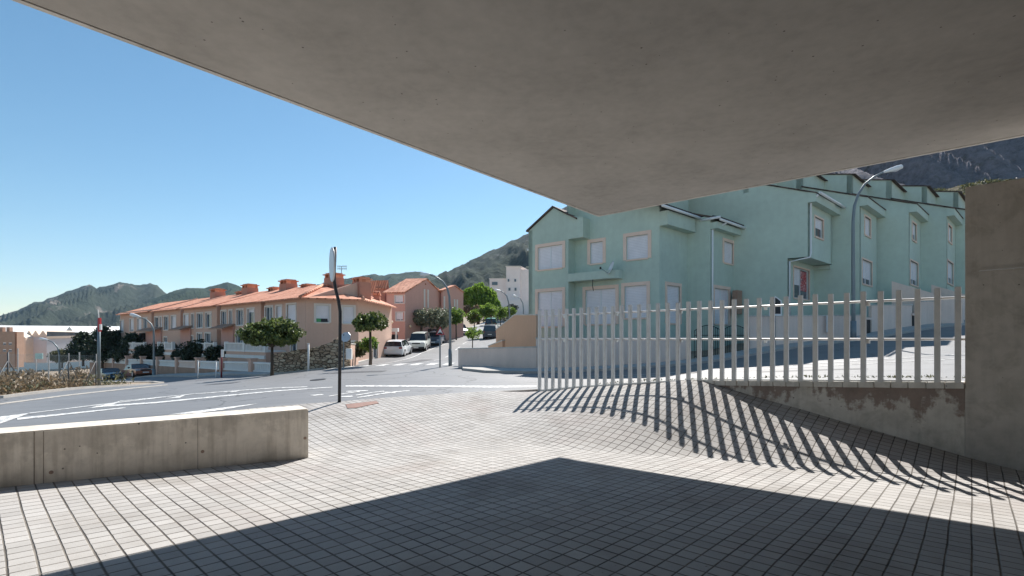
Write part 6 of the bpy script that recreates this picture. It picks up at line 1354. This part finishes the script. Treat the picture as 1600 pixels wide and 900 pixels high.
# scree slope with bushes below the cliff
mS = m_mountain('scree_slope', (.24, .20, .15), (.13, .12, .055), .12, .50, (.08, .08, .035))
mountain('scree_slope', [(1180, 335), (1300, 315), (1400, 306), (1465, 298), (1514, 287), (1592, 279), (1700, 262), (2000, 240)], 150, 80, 12, mS, 4.5, 31.3, 160, 50, 1.0)
pts = []
for _ in range(150):
    px = random.uniform(1440, 1660); f_ = random.uniform(.55, 1); Rj = 80+70*f_; y_ = np.interp(px, [1400, 1465, 1514, 1592, 1700], [306, 298, 287, 279, 262])
    zt2 = 12+((HY-y_)/F*150-12)*f_; c = np.array([(px-800)/F*Rj, Rj, zt2+.1]); k_ = RNG.normal(size=(120, 3))*random.uniform(.4, .9); k_[:, 2] *= .45; pts.append(c+k_)
o = leaf_obj('slope_bushes', m_leaf('slope_bush_leaf', (.04, .045, .015), (.20, .19, .06)), np.concatenate(pts), .34, None, (100, 130, 30)); tag(o, 'yellow-green bushes scattered over the slope under the dark cliff', 'bushes', kind='stuff')

# ------------------------------------------------------------------ light, sky, camera
world = bpy.data.worlds.new('World'); sc.world = world; world.use_nodes = True; nt = world.node_tree; bg = nt.nodes['Background']
sky = nt.nodes.new('ShaderNodeTexSky'); sky.sky_type = 'NISHITA'; sky.sun_disc = False
az = math.atan2(237, 775); el = math.atan2(824, math.hypot(237, 775))
sky.sun_elevation = el; sky.sun_rotation = az; sky.altitude = 50; sky.air_density = 1.0; sky.dust_density = .15; sky.ozone_density = 1.2
hs = nt.nodes.new('ShaderNodeHueSaturation'); hs.inputs['Saturation'].default_value = 1.16; hs.inputs['Hue'].default_value = .488; nt.links.new(sky.outputs[0], hs.inputs['Color']); nt.links.new(hs.outputs[0], bg.inputs[0]); bg.inputs[1].default_value = SKY
sun = bpy.data.lights.new('sun', 'SUN'); sun.energy = SUN; sun.angle = math.radians(.5); sun.color = (1, .955, .90)
so = bpy.data.objects.new('sun', sun); C.objects.link(so); so.rotation_euler = Vector((237, 775, 824)).to_track_quat('Z', 'Y').to_euler()
cam = bpy.data.cameras.new('camera'); co = bpy.data.objects.new('camera', cam); C.objects.link(co); cam.sensor_width = 36; cam.lens = F/1600*36; cam.shift_y = 80/1600; cam.clip_end = 9000; cam.clip_start = .05
co.rotation_euler = (math.radians(90), 0, 0); sc.camera = co
for o in C.objects:
    if o.parent is None: o.location.z += EYE
# air: pale haze from just under the lowest ground to above the ridges
hz = MB(); hz.box((-100, 700, 165), (5000, 3400, 430)); ho = hz.build('haze', None); ho['kind'] = 'stuff'; ho.location.z += EYE
hm = bpy.data.materials.new('haze'); hm.use_nodes = True; ht = hm.node_tree; ht.nodes.clear(); hout = ht.nodes.new('ShaderNodeOutputMaterial'); hv = ht.nodes.new('ShaderNodeVolumePrincipled')
hv.inputs['Color'].default_value = (.50, .74, 1, 1); hv.inputs['Density'].default_value = HAZE; hv.inputs['Anisotropy'].default_value = .2; ht.links.new(hv.outputs[0], hout.inputs['Volume']); ho.data.materials.append(hm)
sc.view_settings.view_transform = 'Standard'; sc.view_settings.look = 'None'; sc.view_settings.gamma = 1; sc.view_settings.exposure = EXPO
sc.cycles.max_bounces = 8; sc.cycles.diffuse_bounces = 5; sc.cycles.use_denoising = True
